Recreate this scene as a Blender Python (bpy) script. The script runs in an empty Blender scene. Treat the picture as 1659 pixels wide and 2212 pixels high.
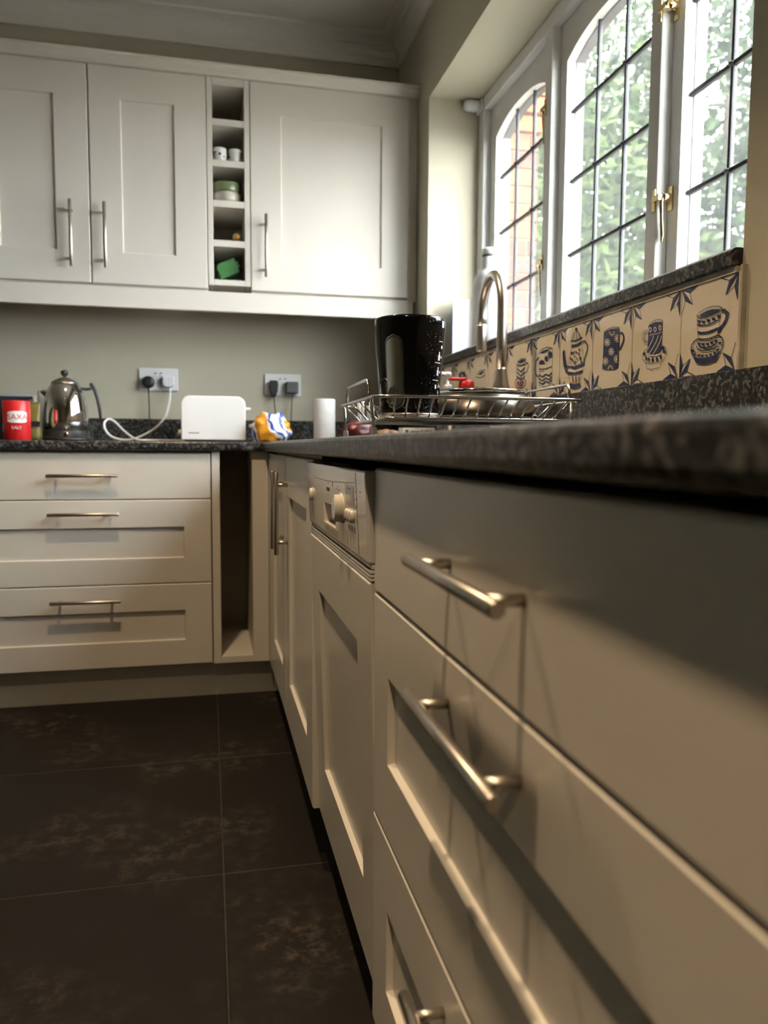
import bpy, bmesh, math, random
from mathutils import Vector, Matrix, noise
random.seed(11)
sc = bpy.context.scene
COL = sc.collection
CZ = 0.872                       # camera height above the floor; heights below are floor heights
# ------------------------------------------------------------------ camera
yaw, pit, rol = math.radians(12.8096), math.radians(-4.8299), math.radians(-0.3555)
fwd = Vector((math.sin(yaw)*math.cos(pit), math.cos(yaw)*math.cos(pit), math.sin(pit)))
rgt = Vector((math.cos(yaw), -math.sin(yaw), 0)); dwn = -rgt.cross(fwd)
r2 = math.cos(rol)*rgt + math.sin(rol)*dwn; d2 = -math.sin(rol)*rgt + math.cos(rol)*dwn
camd = bpy.data.cameras.new('camera'); cam = bpy.data.objects.new('camera', camd); COL.objects.link(cam)
M = Matrix.Identity(4)
for i in range(3):
    M[i][0] = r2[i]; M[i][1] = -d2[i]; M[i][2] = -fwd[i]
M[2][3] = CZ
cam.matrix_world = M
camd.sensor_fit = 'VERTICAL'; camd.sensor_height = 36; camd.lens = 1668.2/2212*36
camd.clip_start = 0.01; camd.clip_end = 200
camd.dof.use_dof = True; camd.dof.focus_distance = 1.3; camd.dof.aperture_fstop = 4.6
sc.camera = cam
# ------------------------------------------------------------------ sky, exposure
SKY = 13.5
wd = bpy.data.worlds.new('overcast_sky'); sc.world = wd; wd.use_nodes = True
bg = wd.node_tree.nodes['Background']; bg.inputs[0].default_value = (0.95, 0.965, 1.0, 1); bg.inputs[1].default_value = SKY
sc.view_settings.view_transform = 'Standard'; sc.view_settings.look = 'None'
sc.view_settings.exposure = 1.32; sc.view_settings.gamma = 1.0; sc.view_settings.use_curve_mapping = False
LAMP_W = 44.0; LAMP_COL = (1.0, 0.73, 0.45)
# ------------------------------------------------------------------ materials
MATS = {}
def mat(name, col, rough=0.5, metal=0.0, spec=0.5, col2=None, nscale=8.0, detail=4.0, lo=0.35, hi=0.65, bump=0.0, bscale=60.0,
        stretch=(1,1,1), coat=0.0, emit=None, aniso=0.0, trans=0.0, rough2=None, sss=0.0):
    m = bpy.data.materials.new(name); m.use_nodes = True; MATS[name] = m
    nt = m.node_tree; p = nt.nodes['Principled BSDF']
    p.inputs['Base Color'].default_value = (*col, 1); p.inputs['Roughness'].default_value = rough
    p.inputs['Metallic'].default_value = metal; p.inputs['Specular IOR Level'].default_value = spec
    p.inputs['Coat Weight'].default_value = coat; p.inputs['Anisotropic'].default_value = aniso
    p.inputs['Transmission Weight'].default_value = trans
    tc = nt.nodes.new('ShaderNodeTexCoord'); mp = nt.nodes.new('ShaderNodeMapping'); mp.inputs['Scale'].default_value = stretch
    nt.links.new(tc.outputs['Object'], mp.inputs[0])
    if col2 or rough2 is not None:
        n = nt.nodes.new('ShaderNodeTexNoise'); n.inputs['Scale'].default_value = nscale; n.inputs['Detail'].default_value = detail
        n.inputs['Roughness'].default_value = 0.6
        nt.links.new(mp.outputs[0], n.inputs['Vector'])
        r = nt.nodes.new('ShaderNodeMapRange'); r.inputs[1].default_value = lo; r.inputs[2].default_value = hi
        nt.links.new(n.outputs['Fac'], r.inputs[0])
        if col2:
            mx = nt.nodes.new('ShaderNodeMix'); mx.data_type = 'RGBA'
            mx.inputs[6].default_value = (*col, 1); mx.inputs[7].default_value = (*col2, 1)
            nt.links.new(r.outputs[0], mx.inputs[0]); nt.links.new(mx.outputs[2], p.inputs['Base Color'])
        if rough2 is not None:
            r3 = nt.nodes.new('ShaderNodeMapRange'); r3.inputs[3].default_value = rough; r3.inputs[4].default_value = rough2
            nt.links.new(r.outputs[0], r3.inputs[0]); nt.links.new(r3.outputs[0], p.inputs['Roughness'])
    if bump:
        b = nt.nodes.new('ShaderNodeBump'); b.inputs['Strength'].default_value = bump; b.inputs['Distance'].default_value = 0.002
        n2 = nt.nodes.new('ShaderNodeTexNoise'); n2.inputs['Scale'].default_value = bscale; n2.inputs['Detail'].default_value = 3
        nt.links.new(mp.outputs[0], n2.inputs['Vector']); nt.links.new(n2.outputs['Fac'], b.inputs['Height']); nt.links.new(b.outputs[0], p.inputs['Normal'])
    if emit:
        p.inputs['Emission Color'].default_value = (*emit[:3], 1); p.inputs['Emission Strength'].default_value = emit[3]
    return m
PAINT = mat('cabinet_paint', (0.70, 0.655, 0.58), 0.28, spec=0.5, col2=(0.685, 0.64, 0.565), nscale=3, bump=0.03, bscale=180)
CARC = mat('carcass_board', (0.60, 0.55, 0.46), 0.5, col2=(0.56, 0.51, 0.42), nscale=5)
WALL = mat('wall_paint', (0.53, 0.495, 0.385), 0.75, spec=0.3, col2=(0.515, 0.48, 0.372), nscale=2.5, bump=0.06, bscale=120)
CEIL = mat('ceiling_paint', (0.82, 0.79, 0.73), 0.8, spec=0.2, col2=(0.80, 0.77, 0.71), nscale=2)
FRAMEP = mat('window_paint', (0.72, 0.72, 0.70), 0.4, col2=(0.68, 0.67, 0.65), nscale=9, bump=0.05, bscale=90)
PUTTY = mat('glazing_putty', (0.085, 0.068, 0.070), 0.6, col2=(0.045, 0.028, 0.026), nscale=14, lo=0.5, hi=0.75, bump=0.3, bscale=70)
STEEL = mat('brushed_steel', (0.62, 0.58, 0.52), 0.30, 1.0, col2=(0.55, 0.51, 0.46), nscale=300, stretch=(1, 1, 0.05))
HANDLE = mat('handle_steel', (0.56, 0.52, 0.46), 0.33, 1.0, col2=(0.50, 0.46, 0.40), nscale=200)
CHROME = mat('chrome', (0.80, 0.80, 0.79), 0.06, 1.0, col2=(0.76, 0.76, 0.75), nscale=3)
WIRE = mat('chrome_wire', (0.68, 0.67, 0.65), 0.18, 1.0, col2=(0.60, 0.59, 0.56), nscale=60)
BRASS = mat('polished_brass', (0.80, 0.66, 0.38), 0.16, 1.0, col2=(0.74, 0.58, 0.30), nscale=10)
LEAD = mat('lead_came', (0.030, 0.032, 0.036), 0.5, 0.0, spec=0.25, col2=(0.05, 0.052, 0.056), nscale=40)
BLACKP = mat('black_plastic', (0.003, 0.003, 0.0035), 0.10, spec=0.22, col2=(0.005, 0.005, 0.006), nscale=5)
BLACKM = mat('matt_black_plastic', (0.015, 0.015, 0.016), 0.4, col2=(0.022, 0.022, 0.024), nscale=20)
WHITEP = mat('white_plastic', (0.78, 0.79, 0.80), 0.32, col2=(0.75, 0.76, 0.77), nscale=4)
CREAMP = mat('cream_plastic', (0.72, 0.68, 0.60), 0.22, spec=0.5, col2=(0.70, 0.66, 0.58), nscale=4)
SILVERP = mat('dishwasher_white', (0.72, 0.70, 0.67), 0.10, spec=0.7, col2=(0.70, 0.68, 0.65), nscale=3, coat=0.3)
GREYP = mat('grey_plastic', (0.10, 0.098, 0.092), 0.4, col2=(0.12, 0.118, 0.11), nscale=9)
MARK = mat('dark_print', (0.06, 0.06, 0.065), 0.5, col2=(0.09, 0.09, 0.095))
WPRINT = mat('white_print', (0.80, 0.82, 0.84), 0.4, col2=(0.74, 0.76, 0.78))
TILEW = mat('cream_glaze', (0.70, 0.615, 0.475), 0.12, spec=0.5, col2=(0.67, 0.585, 0.445), nscale=6, coat=0.2)
BLUEG = mat('blue_glaze', (0.022, 0.030, 0.085), 0.18, col2=(0.05, 0.065, 0.16), nscale=60, lo=0.45, hi=0.7)
GROUT = mat('grout', (0.50, 0.46, 0.37), 0.8, col2=(0.36, 0.33, 0.27), nscale=30, bump=0.3)
FGROUT = mat('floor_grout', (0.042, 0.033, 0.024), 0.8, col2=(0.022, 0.018, 0.014), nscale=20)
RED = mat('red_card', (0.62, 0.018, 0.022), 0.35, col2=(0.56, 0.014, 0.018), nscale=6)
OLIVE = mat('olive_foil', (0.16, 0.14, 0.03), 0.4, col2=(0.10, 0.09, 0.02), nscale=14, bump=0.4, bscale=25)
NAVY = mat('dark_foil', (0.010, 0.012, 0.018), 0.35, col2=(0.02, 0.022, 0.035), nscale=14, bump=0.5, bscale=25)
PAPERW = mat('white_paper', (0.80, 0.80, 0.78), 0.75, col2=(0.76, 0.76, 0.74), nscale=30, bump=0.15, bscale=150)
PAPERB = mat('bluish_paper', (0.36, 0.37, 0.56), 0.7, col2=(0.33, 0.34, 0.52), nscale=10)
GREENP = mat('green_plastic', (0.07, 0.22, 0.06), 0.4, col2=(0.04, 0.14, 0.05), nscale=9)
SAGE = mat('sage_glaze', (0.17, 0.20, 0.10), 0.3, col2=(0.15, 0.18, 0.09), nscale=9)
STONEW = mat('stoneware_cream', (0.50, 0.46, 0.38), 0.35, col2=(0.46, 0.42, 0.34), nscale=9)
CHINA = mat('white_china', (0.72, 0.71, 0.66), 0.2, col2=(0.70, 0.69, 0.64), nscale=9)
BROWN = mat('brown_skins', (0.20, 0.10, 0.035), 0.5, col2=(0.09, 0.04, 0.015), nscale=40, bump=0.4, bscale=40)
REDBAG = mat('red_film', (0.10, 0.005, 0.009), 0.35, col2=(0.055, 0.003, 0.006), nscale=25, bump=0.5, bscale=30)
GOLD = mat('gold_foil', (0.75, 0.45, 0.15), 0.3, 0.9, col2=(0.65, 0.36, 0.10), nscale=9)
DARKGL = mat('dark_bottle_glass', (0.010, 0.014, 0.008), 0.1, col2=(0.014, 0.018, 0.01))
BRICKM = [mat('brick_%s' % n, c, 0.85, spec=0.2, col2=c2, nscale=16, bump=0.5, bscale=60) for n, c, c2 in
          (('orange', (0.165, 0.054, 0.026), (0.125, 0.040, 0.021)), ('red', (0.115, 0.034, 0.024), (0.085, 0.026, 0.019)), ('purple', (0.062, 0.034, 0.030), (0.09, 0.036, 0.028)), ('bright', (0.21, 0.056, 0.020), (0.17, 0.046, 0.018)))]
MORTAR = mat('mortar', (0.165, 0.130, 0.076), 0.9, col2=(0.12, 0.095, 0.06), nscale=30, bump=0.4)
LAWN = mat('garden_paving', (0.16, 0.15, 0.13), 0.9, col2=(0.20, 0.19, 0.165), nscale=6)
BARK = mat('bark', (0.10, 0.075, 0.05), 0.9, col2=(0.06, 0.045, 0.03), nscale=12, bump=0.6)
SCREEN = mat('display_glass', (0.16, 0.18, 0.19), 0.12, col2=(0.18, 0.20, 0.21))
LENS = mat('lamp_lens', (0.9, 0.85, 0.75), 0.4, col2=(0.88, 0.83, 0.73), emit=(1.0, 0.78, 0.5, 12.0))
def leafmat(name, a, b):
    m = mat(name, a, 0.55, spec=0.3, col2=b, nscale=3.0, detail=5, lo=0.35, hi=0.65)
    nt = m.node_tree; p = nt.nodes['Principled BSDF']; out = nt.nodes['Material Output']
    t = nt.nodes.new('ShaderNodeBsdfTranslucent'); mx = nt.nodes.new('ShaderNodeMixShader'); mx.inputs[0].default_value = 0.4
    src = p.inputs['Base Color'].links[0].from_socket; nt.links.new(src, t.inputs[0])
    nt.links.new(p.outputs[0], mx.inputs[1]); nt.links.new(t.outputs[0], mx.inputs[2]); nt.links.new(mx.outputs[0], out.inputs[0])
    return m
LEAF = [leafmat('leaf_mid', (0.018, 0.038, 0.009), (0.070, 0.098, 0.027)), leafmat('leaf_dark', (0.015, 0.034, 0.012), (0.058, 0.088, 0.034)), leafmat('leaf_pale', (0.040, 0.066, 0.036), (0.10, 0.135, 0.074))]
def glassmat(name, tint, haze, gloss):
    m = bpy.data.materials.new(name); m.use_nodes = True; nt = m.node_tree; nt.nodes.remove(nt.nodes['Principled BSDF'])
    out = nt.nodes['Material Output']; t = nt.nodes.new('ShaderNodeBsdfTransparent'); t.inputs[0].default_value = (*tint, 1)
    d = nt.nodes.new('ShaderNodeBsdfTranslucent'); d.inputs[0].default_value = (0.9, 0.95, 0.93, 1)
    n = nt.nodes.new('ShaderNodeTexNoise'); n.inputs['Scale'].default_value = 5
    r = nt.nodes.new('ShaderNodeMapRange'); r.inputs[3].default_value = haze*0.5; r.inputs[4].default_value = haze*1.5
    nt.links.new(n.outputs['Fac'], r.inputs[0])
    a = nt.nodes.new('ShaderNodeMixShader'); nt.links.new(r.outputs[0], a.inputs[0]); nt.links.new(t.outputs[0], a.inputs[1]); nt.links.new(d.outputs[0], a.inputs[2])
    g = nt.nodes.new('ShaderNodeBsdfGlossy'); g.inputs['Roughness'].default_value = 0.02
    lw = nt.nodes.new('ShaderNodeLayerWeight'); lw.inputs[0].default_value = 0.5
    pw = nt.nodes.new('ShaderNodeMath'); pw.operation = 'POWER'; pw.inputs[1].default_value = 4.0; nt.links.new(lw.outputs['Facing'], pw.inputs[0])
    f = nt.nodes.new('ShaderNodeMath'); f.operation = 'MULTIPLY_ADD'; f.inputs[1].default_value = gloss; f.inputs[2].default_value = 0.02; nt.links.new(pw.outputs[0], f.inputs[0])
    b = nt.nodes.new('ShaderNodeMixShader'); nt.links.new(f.outputs[0], b.inputs[0]); nt.links.new(a.outputs[0], b.inputs[1]); nt.links.new(g.outputs[0], b.inputs[2])
    nt.links.new(b.outputs[0], out.inputs[0]); return m
GLASS = glassmat('window_glass', (0.95, 0.97, 0.96), 0.014, 0.30)
CLEARP = glassmat('clear_plastic', (0.80, 0.84, 0.86), 0.25, 0.6)
def granite(name):
    m = bpy.data.materials.new(name); m.use_nodes = True; nt = m.node_tree; p = nt.nodes['Principled BSDF']
    tc = nt.nodes.new('ShaderNodeTexCoord')
    v = nt.nodes.new('ShaderNodeTexVoronoi'); v.inputs['Scale'].default_value = 170; v.inputs['Randomness'].default_value = 1
    n = nt.nodes.new('ShaderNodeTexNoise'); n.inputs['Scale'].default_value = 95; n.inputs['Detail'].default_value = 6; n.inputs['Roughness'].default_value = 0.7
    for q in (v, n): nt.links.new(tc.outputs['Object'], q.inputs['Vector'])
    mx = nt.nodes.new('ShaderNodeMix'); mx.data_type = 'FLOAT'; mx.inputs[0].default_value = 0.55
    sep = nt.nodes.new('ShaderNodeSeparateColor'); nt.links.new(v.outputs['Color'], sep.inputs[0])
    nt.links.new(sep.outputs[0], mx.inputs[2]); nt.links.new(n.outputs['Fac'], mx.inputs[3])
    cr = nt.nodes.new('ShaderNodeValToRGB'); e = cr.color_ramp.elements
    e[0].position = 0.25; e[0].color = (0.007, 0.0073, 0.0082, 1); e[1].position = 0.78; e[1].color = (0.17, 0.168, 0.16, 1)
    k = cr.color_ramp.elements.new(0.5); k.color = (0.020, 0.0198, 0.020, 1)
    nt.links.new(mx.outputs[0], cr.inputs[0]); nt.links.new(cr.outputs[0], p.inputs['Base Color'])
    p.inputs['Roughness'].default_value = 0.30; p.inputs['Specular IOR Level'].default_value = 0.32; return m
GRANITE = granite('dark_granite')
def floormat():
    m = bpy.data.materials.new('dark_floor_tile'); m.use_nodes = True; nt = m.node_tree; p = nt.nodes['Principled BSDF']
    g = nt.nodes.new('ShaderNodeNewGeometry')
    a = nt.nodes.new('ShaderNodeTexNoise'); a.inputs['Scale'].default_value = 2.2; a.inputs['Detail'].default_value = 5
    b = nt.nodes.new('ShaderNodeTexNoise'); b.inputs['Scale'].default_value = 26; b.inputs['Detail'].default_value = 8; b.inputs['Roughness'].default_value = 0.75
    for q in (a, b): nt.links.new(g.outputs['Position'], q.inputs['Vector'])
    ra = nt.nodes.new('ShaderNodeMapRange'); ra.inputs[1].default_value = 0.47; ra.inputs[2].default_value = 0.66
    rb = nt.nodes.new('ShaderNodeMapRange'); rb.inputs[1].default_value = 0.48; rb.inputs[2].default_value = 0.70
    nt.links.new(a.outputs['Fac'], ra.inputs[0]); nt.links.new(b.outputs['Fac'], rb.inputs[0])
    mu = nt.nodes.new('ShaderNodeMath'); mu.operation = 'MULTIPLY'; nt.links.new(ra.outputs[0], mu.inputs[0]); nt.links.new(rb.outputs[0], mu.inputs[1])
    m1 = nt.nodes.new('ShaderNodeMix'); m1.data_type = 'RGBA'; m1.inputs[6].default_value = (0.0085, 0.0067, 0.0051, 1); m1.inputs[7].default_value = (0.017, 0.0140, 0.0113, 1)
    nt.links.new(a.outputs['Fac'], m1.inputs[0])
    m2 = nt.nodes.new('ShaderNodeMix'); m2.data_type = 'RGBA'; m2.inputs[7].default_value = (0.115, 0.095, 0.072, 1)
    nt.links.new(mu.outputs[0], m2.inputs[0]); nt.links.new(m1.outputs[2], m2.inputs[6]); nt.links.new(m2.outputs[2], p.inputs['Base Color'])
    p.inputs['Roughness'].default_value = 0.55; p.inputs['Specular IOR Level'].default_value = 0.22; return m
FLOORT = floormat()
def breadmat():
    m = bpy.data.materials.new('printed_bread_film'); m.use_nodes = True; nt = m.node_tree; p = nt.nodes['Principled BSDF']
    tc = nt.nodes.new('ShaderNodeTexCoord'); mp = nt.nodes.new('ShaderNodeMapping'); mp.inputs['Rotation'].default_value = (0.3, 0.5, 0.2)
    w = nt.nodes.new('ShaderNodeTexWave'); w.inputs['Scale'].default_value = 2.6; w.inputs['Distortion'].default_value = 2.2; w.inputs['Detail'].default_value = 1; w.inputs['Detail Scale'].default_value = 6
    nt.links.new(tc.outputs['Object'], mp.inputs[0]); nt.links.new(mp.outputs[0], w.inputs['Vector'])
    cr = nt.nodes.new('ShaderNodeValToRGB'); cr.color_ramp.interpolation = 'CONSTANT'; e = cr.color_ramp.elements
    e[0].position = 0; e[0].color = (0.75, 0.33, 0.03, 1); e[1].position = 0.50; e[1].color = (0.80, 0.81, 0.83, 1)
    k = e.new(0.72); k.color = (0.015, 0.06, 0.42, 1); k = e.new(0.90); k.color = (0.78, 0.79, 0.81, 1)
    nt.links.new(w.outputs['Fac'], cr.inputs[0]); nt.links.new(cr.outputs[0], p.inputs['Base Color']); p.inputs['Roughness'].default_value = 0.3
    return m
BREAD = breadmat()
# ------------------------------------------------------------------ mesh helpers
class MB:
    def __init__(s): s.v = []; s.f = []; s.m = []; s.s = []; s.mi = 0
    def quad(s, *ids, sm=False): s.f.append(ids); s.m.append(s.mi); s.s.append(sm)
    def add(s, vs): n = len(s.v); s.v += [Vector(q) for q in vs]; return n
    def box(s, x0, x1, y0, y1, z0, z1):
        n = s.add([(x0,y0,z0),(x1,y0,z0),(x1,y1,z0),(x0,y1,z0),(x0,y0,z1),(x1,y0,z1),(x1,y1,z1),(x0,y1,z1)])
        for q in ((3,2,1,0),(4,5,6,7),(0,1,5,4),(1,2,6,5),(2,3,7,6),(3,0,4,7)): s.quad(*[n+k for k in q])
        return s
    def poly(s, pts): n = s.add(pts); s.quad(*range(n, n+len(pts))); return s
    def lathe(s, prof, c, seg=32, sx=1.0, sy=1.0, cap0=True, cap1=True, rot=None):
        n0 = len(s.v); c = Vector(c)
        for r, z in prof:
            for k in range(seg):
                a = 2*math.pi*k/seg; q = Vector((r*sx*math.cos(a), r*sy*math.sin(a), z))
                if rot: q = rot @ q
                s.v.append(c+q)
        for i in range(len(prof)-1):
            for k in range(seg):
                a = n0+i*seg+k; b = n0+i*seg+(k+1) % seg; s.quad(a, b, b+seg, a+seg, sm=True)
        if cap0: s.quad(*[n0+k for k in reversed(range(seg))])
        if cap1: s.quad(*[n0+(len(prof)-1)*seg+k for k in range(seg)])
        return s
    def tube(s, pts, r, seg=8, closed=False, rs=None, flat=None):
        pts = [Vector(p) for p in pts]; n = len(pts); n0 = len(s.v); prev = None
        for i, p in enumerate(pts):
            if closed: t = pts[(i+1) % n]-pts[i-1]
            else: t = pts[min(i+1, n-1)]-pts[max(i-1, 0)]
            t.normalize()
            if prev is None:
                a = Vector((0, 0, 1)) if abs(t.z) < 0.9 else Vector((1, 0, 0)); u = t.cross(a).normalized()
            else:
                u = (prev - t*prev.dot(t)); u = u.normalized() if u.length > 1e-6 else t.orthogonal().normalized()
            w = t.cross(u); prev = u; rr = rs[i] if rs else r
            for k in range(seg):
                a = 2*math.pi*k/seg; s.v.append(p+u*(rr*math.cos(a))+w*(rr*math.sin(a)))
        for i in range(n if closed else n-1):
            for k in range(seg):
                a = n0+i*seg+k; b = n0+i*seg+(k+1) % seg; j = n0+((i+1) % n)*seg
                s.quad(a, b, j+(k+1) % seg, j+k, sm=True)
        if not closed:
            s.quad(*[n0+k for k in reversed(range(seg))]); s.quad(*[n0+(n-1)*seg+k for k in range(seg)])
        return s
    def prism(s, poly, o, U, V, N, d):
        """poly in (u,v); extruded from o by d along N"""
        o, U, V, N = map(Vector, (o, U, V, N)); k = len(poly)
        n = s.add([o+U*a+V*b for a, b in poly]+[o+U*a+V*b+N*d for a, b in poly])
        s.quad(*reversed(range(n, n+k))); s.quad(*range(n+k, n+2*k))
        for i in range(k): j = (i+1) % k; s.quad(n+i, n+j, n+k+j, n+k+i)
        return s
    def shaker(s, o, U, V, N, w, h, t=0.02, fr=0.088, rec=0.008, ch=0.0028, b=0.0026, plain=False, margins=None):
        """o = lower corner on the front plane, N outward"""
        o, U, V, N = map(Vector, (o, U, V, N))
        l, r_, bo, tp = margins or (fr, fr, fr, fr)
        def ring(a0, a1, b0, b1, d): return s.add([o+U*a0+V*b0+N*d, o+U*a1+V*b0+N*d, o+U*a1+V*b1+N*d, o+U*a0+V*b1+N*d])
        def join(p, q):
            for k in range(4): s.quad(p+k, p+(k+1) % 4, q+(k+1) % 4, q+k)
        A = ring(0, w, 0, h, -t); B = ring(0, w, 0, h, -b); C = ring(b, w-b, b, h-b, 0)
        s.quad(A+3, A+2, A+1, A); join(A, B); join(B, C)
        if plain: s.quad(C, C+1, C+2, C+3)
        else:
            D = ring(l, w-r_, bo, h-tp, 0); E = ring(l+ch, w-r_-ch, bo+ch, h-tp-ch, -rec)
            join(C, D); join(D, E); s.quad(E, E+1, E+2, E+3)
        return s
ROOT = {}
def meta(o, label=None, cat=None, group=None, kind=None):
    for k, v in (('label', label), ('category', cat), ('group', group), ('kind', kind)):
        if v: o[k] = v
    return o
def thing(name, loc, label, cat, group=None):
    o = bpy.data.objects.new(name, None); COL.objects.link(o); o.location = loc; o.empty_display_size = 0.05
    ROOT[o] = Vector(loc); return meta(o, label, cat, group)
def part(name, mb, m, parent=None, bevel=0.0, label=None, seg=2, subsurf=0, cat=None, group=None, kind=None, loc=None):
    """mb vertices are in room coordinates"""
    if parent is not None: base = ROOT[parent]
    elif loc is not None: base = Vector(loc)
    else:
        lo = [min(q[i] for q in mb.v) for i in range(3)]; hi = [max(q[i] for q in mb.v) for i in range(3)]
        base = Vector(((lo[0]+hi[0])/2, (lo[1]+hi[1])/2, lo[2]))
    me = bpy.data.meshes.new(name); me.from_pydata([q-base for q in mb.v], [], mb.f)
    ms = m if isinstance(m, (list, tuple)) else [m]
    for q in ms: me.materials.append(q)
    me.polygons.foreach_set('material_index', mb.m); me.polygons.foreach_set('use_smooth', mb.s); me.update()
    o = bpy.data.objects.new(name, me); COL.objects.link(o); ROOT[o] = base
    if parent is not None: o.parent = parent
    else: o.location = base
    if bevel:
        bv = o.modifiers.new('bevel', 'BEVEL'); bv.width = bevel; bv.segments = seg; bv.limit_method = 'ANGLE'; bv.angle_limit = math.radians(40); bv.harden_normals = False
    if subsurf:
        ss = o.modifiers.new('subsurf', 'SUBSURF'); ss.levels = subsurf; ss.render_levels = subsurf
    return meta(o, label, cat, group, kind)
def struct(name, mb, m, **k): return part(name, mb, m, kind='structure', loc=(0, 0, 0), **k)
def clone(o, parent, loc):
    c = o.copy(); COL.objects.link(c); c.parent = parent; c.location = loc; ROOT[c] = ROOT[o]; return c
def arc(c, U, V, r, a0, a1, n): 
    c, U, V = Vector(c), Vector(U), Vector(V)
    return [c+U*(r*math.cos(math.radians(a0+(a1-a0)*i/n)))+V*(r*math.sin(math.radians(a0+(a1-a0)*i/n))) for i in range(n+1)]
X, Y, Z = Vector((1,0,0)), Vector((0,1,0)), Vector((0,0,1))
def textmesh(s, size, o, U, V, m, name, parent, align='CENTER', bend=None, ext=0.0003):
    cu = bpy.data.curves.new(name, 'FONT'); cu.body = s; cu.size = size; cu.align_x = align; cu.resolution_u = 3
    t = bpy.data.objects.new(name, cu); COL.objects.link(t); bpy.context.view_layer.update()
    me0 = bpy.data.meshes.new_from_object(t); bpy.data.objects.remove(t)
    mb = MB()
    for p in me0.polygons:
        pts = []
        for vi in p.vertices:
            c = me0.vertices[vi].co
            if bend: cx, cy, r, a0 = bend; a = a0+c.x/r; pts.append(Vector((cx+r*math.sin(a), cy-r*math.cos(a), o[2]+c.y)))
            else: pts.append(Vector(o)+Vector(U)*c.x+Vector(V)*c.y)
        mb.poly(pts)
    return part(name, mb, m, parent)
WX, WY = 0.785, 3.225           # right wall face, back wall face
FX, FY = 0.200, 2.660           # front planes of the right run and of the back run
WT0, WT1 = CZ-0.016, CZ+0.014   # worktop under and top
CEILZ = CZ+1.648
LX, BY = -2.9, -2.7             # left wall, wall behind the camera
# ================================================================== THE ROOM
fl = struct('floor', MB().box(LX-0.1, WX+0.35, BY-0.1, WY+0.1, -0.06, -0.001), FGROUT)
tw, tl, g = 1.2, 0.6, 0.0035
for i in range(-3, 1):
    for j in range(-8, 4):
        x0, y0 = 0.02+i*tw, 1.545+(j-1)*tl
        x1, y1 = min(x0+tw, WX), min(y0+tl, WY)
        x0c, y0c = max(x0, LX), max(y0, BY)
        if x1-x0c < 0.05 or y1-y0c < 0.05: continue
        part('floor_tile', MB().box(x0c+g/2, x1-g/2, y0c+g/2, y1-g/2, -0.02, 0.0), FLOORT, fl, bevel=0.001, seg=1)
struct('ceiling', MB().box(LX-0.1, WX+0.35, BY-0.1, WY+0.1, CEILZ, CEILZ+0.1), CEIL)
struct('wall_back', MB().box(LX-0.1, 1.085, WY, WY+0.12, 0, CEILZ), WALL)
RY0, RY1, RZ0, RZ1 = 1.037, 2.765, CZ+0.272, CZ+1.243
wr = struct('wall_right', MB().box(WX, 1.085, BY, WY, 0, RZ0).box(WX, 1.085, BY, WY, RZ1, CEILZ).box(WX, 1.085, BY, RY0, RZ0, RZ1).box(WX, 1.085, RY1, WY, RZ0, RZ1), WALL)
struct('wall_left', MB().box(LX-0.12, LX, BY, WY, 0, CEILZ), WALL)
struct('wall_behind', MB().box(LX, WX+0.3, BY-0.12, BY, 0, CEILZ), WALL)
# coving: plain concave profile with a small step at each end
def cov(depth):
    p, h = 0.083, CEILZ-(CZ+1.547)
    pr = [(0, 0), (0.008, 0), (0.008, 0.008)]
    for k in range(7):
        a = math.radians(k*15); pr.append((0.010+(p-0.022)*(1-math.cos(a)), 0.012+(h-0.024)*math.sin(a)))
    return pr+[(p-0.006, h-0.010), (p, h-0.010), (p, h), (0, h)]
pr = cov(0)
struct('trim_1', MB().prism(pr, (LX, WY, CZ+1.547), -Y, Z, X, WX-LX), CEIL)
struct('trim_2', MB().prism(pr, (WX, BY, CZ+1.547), -X, Z, Y, WY-BY), CEIL)
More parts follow.
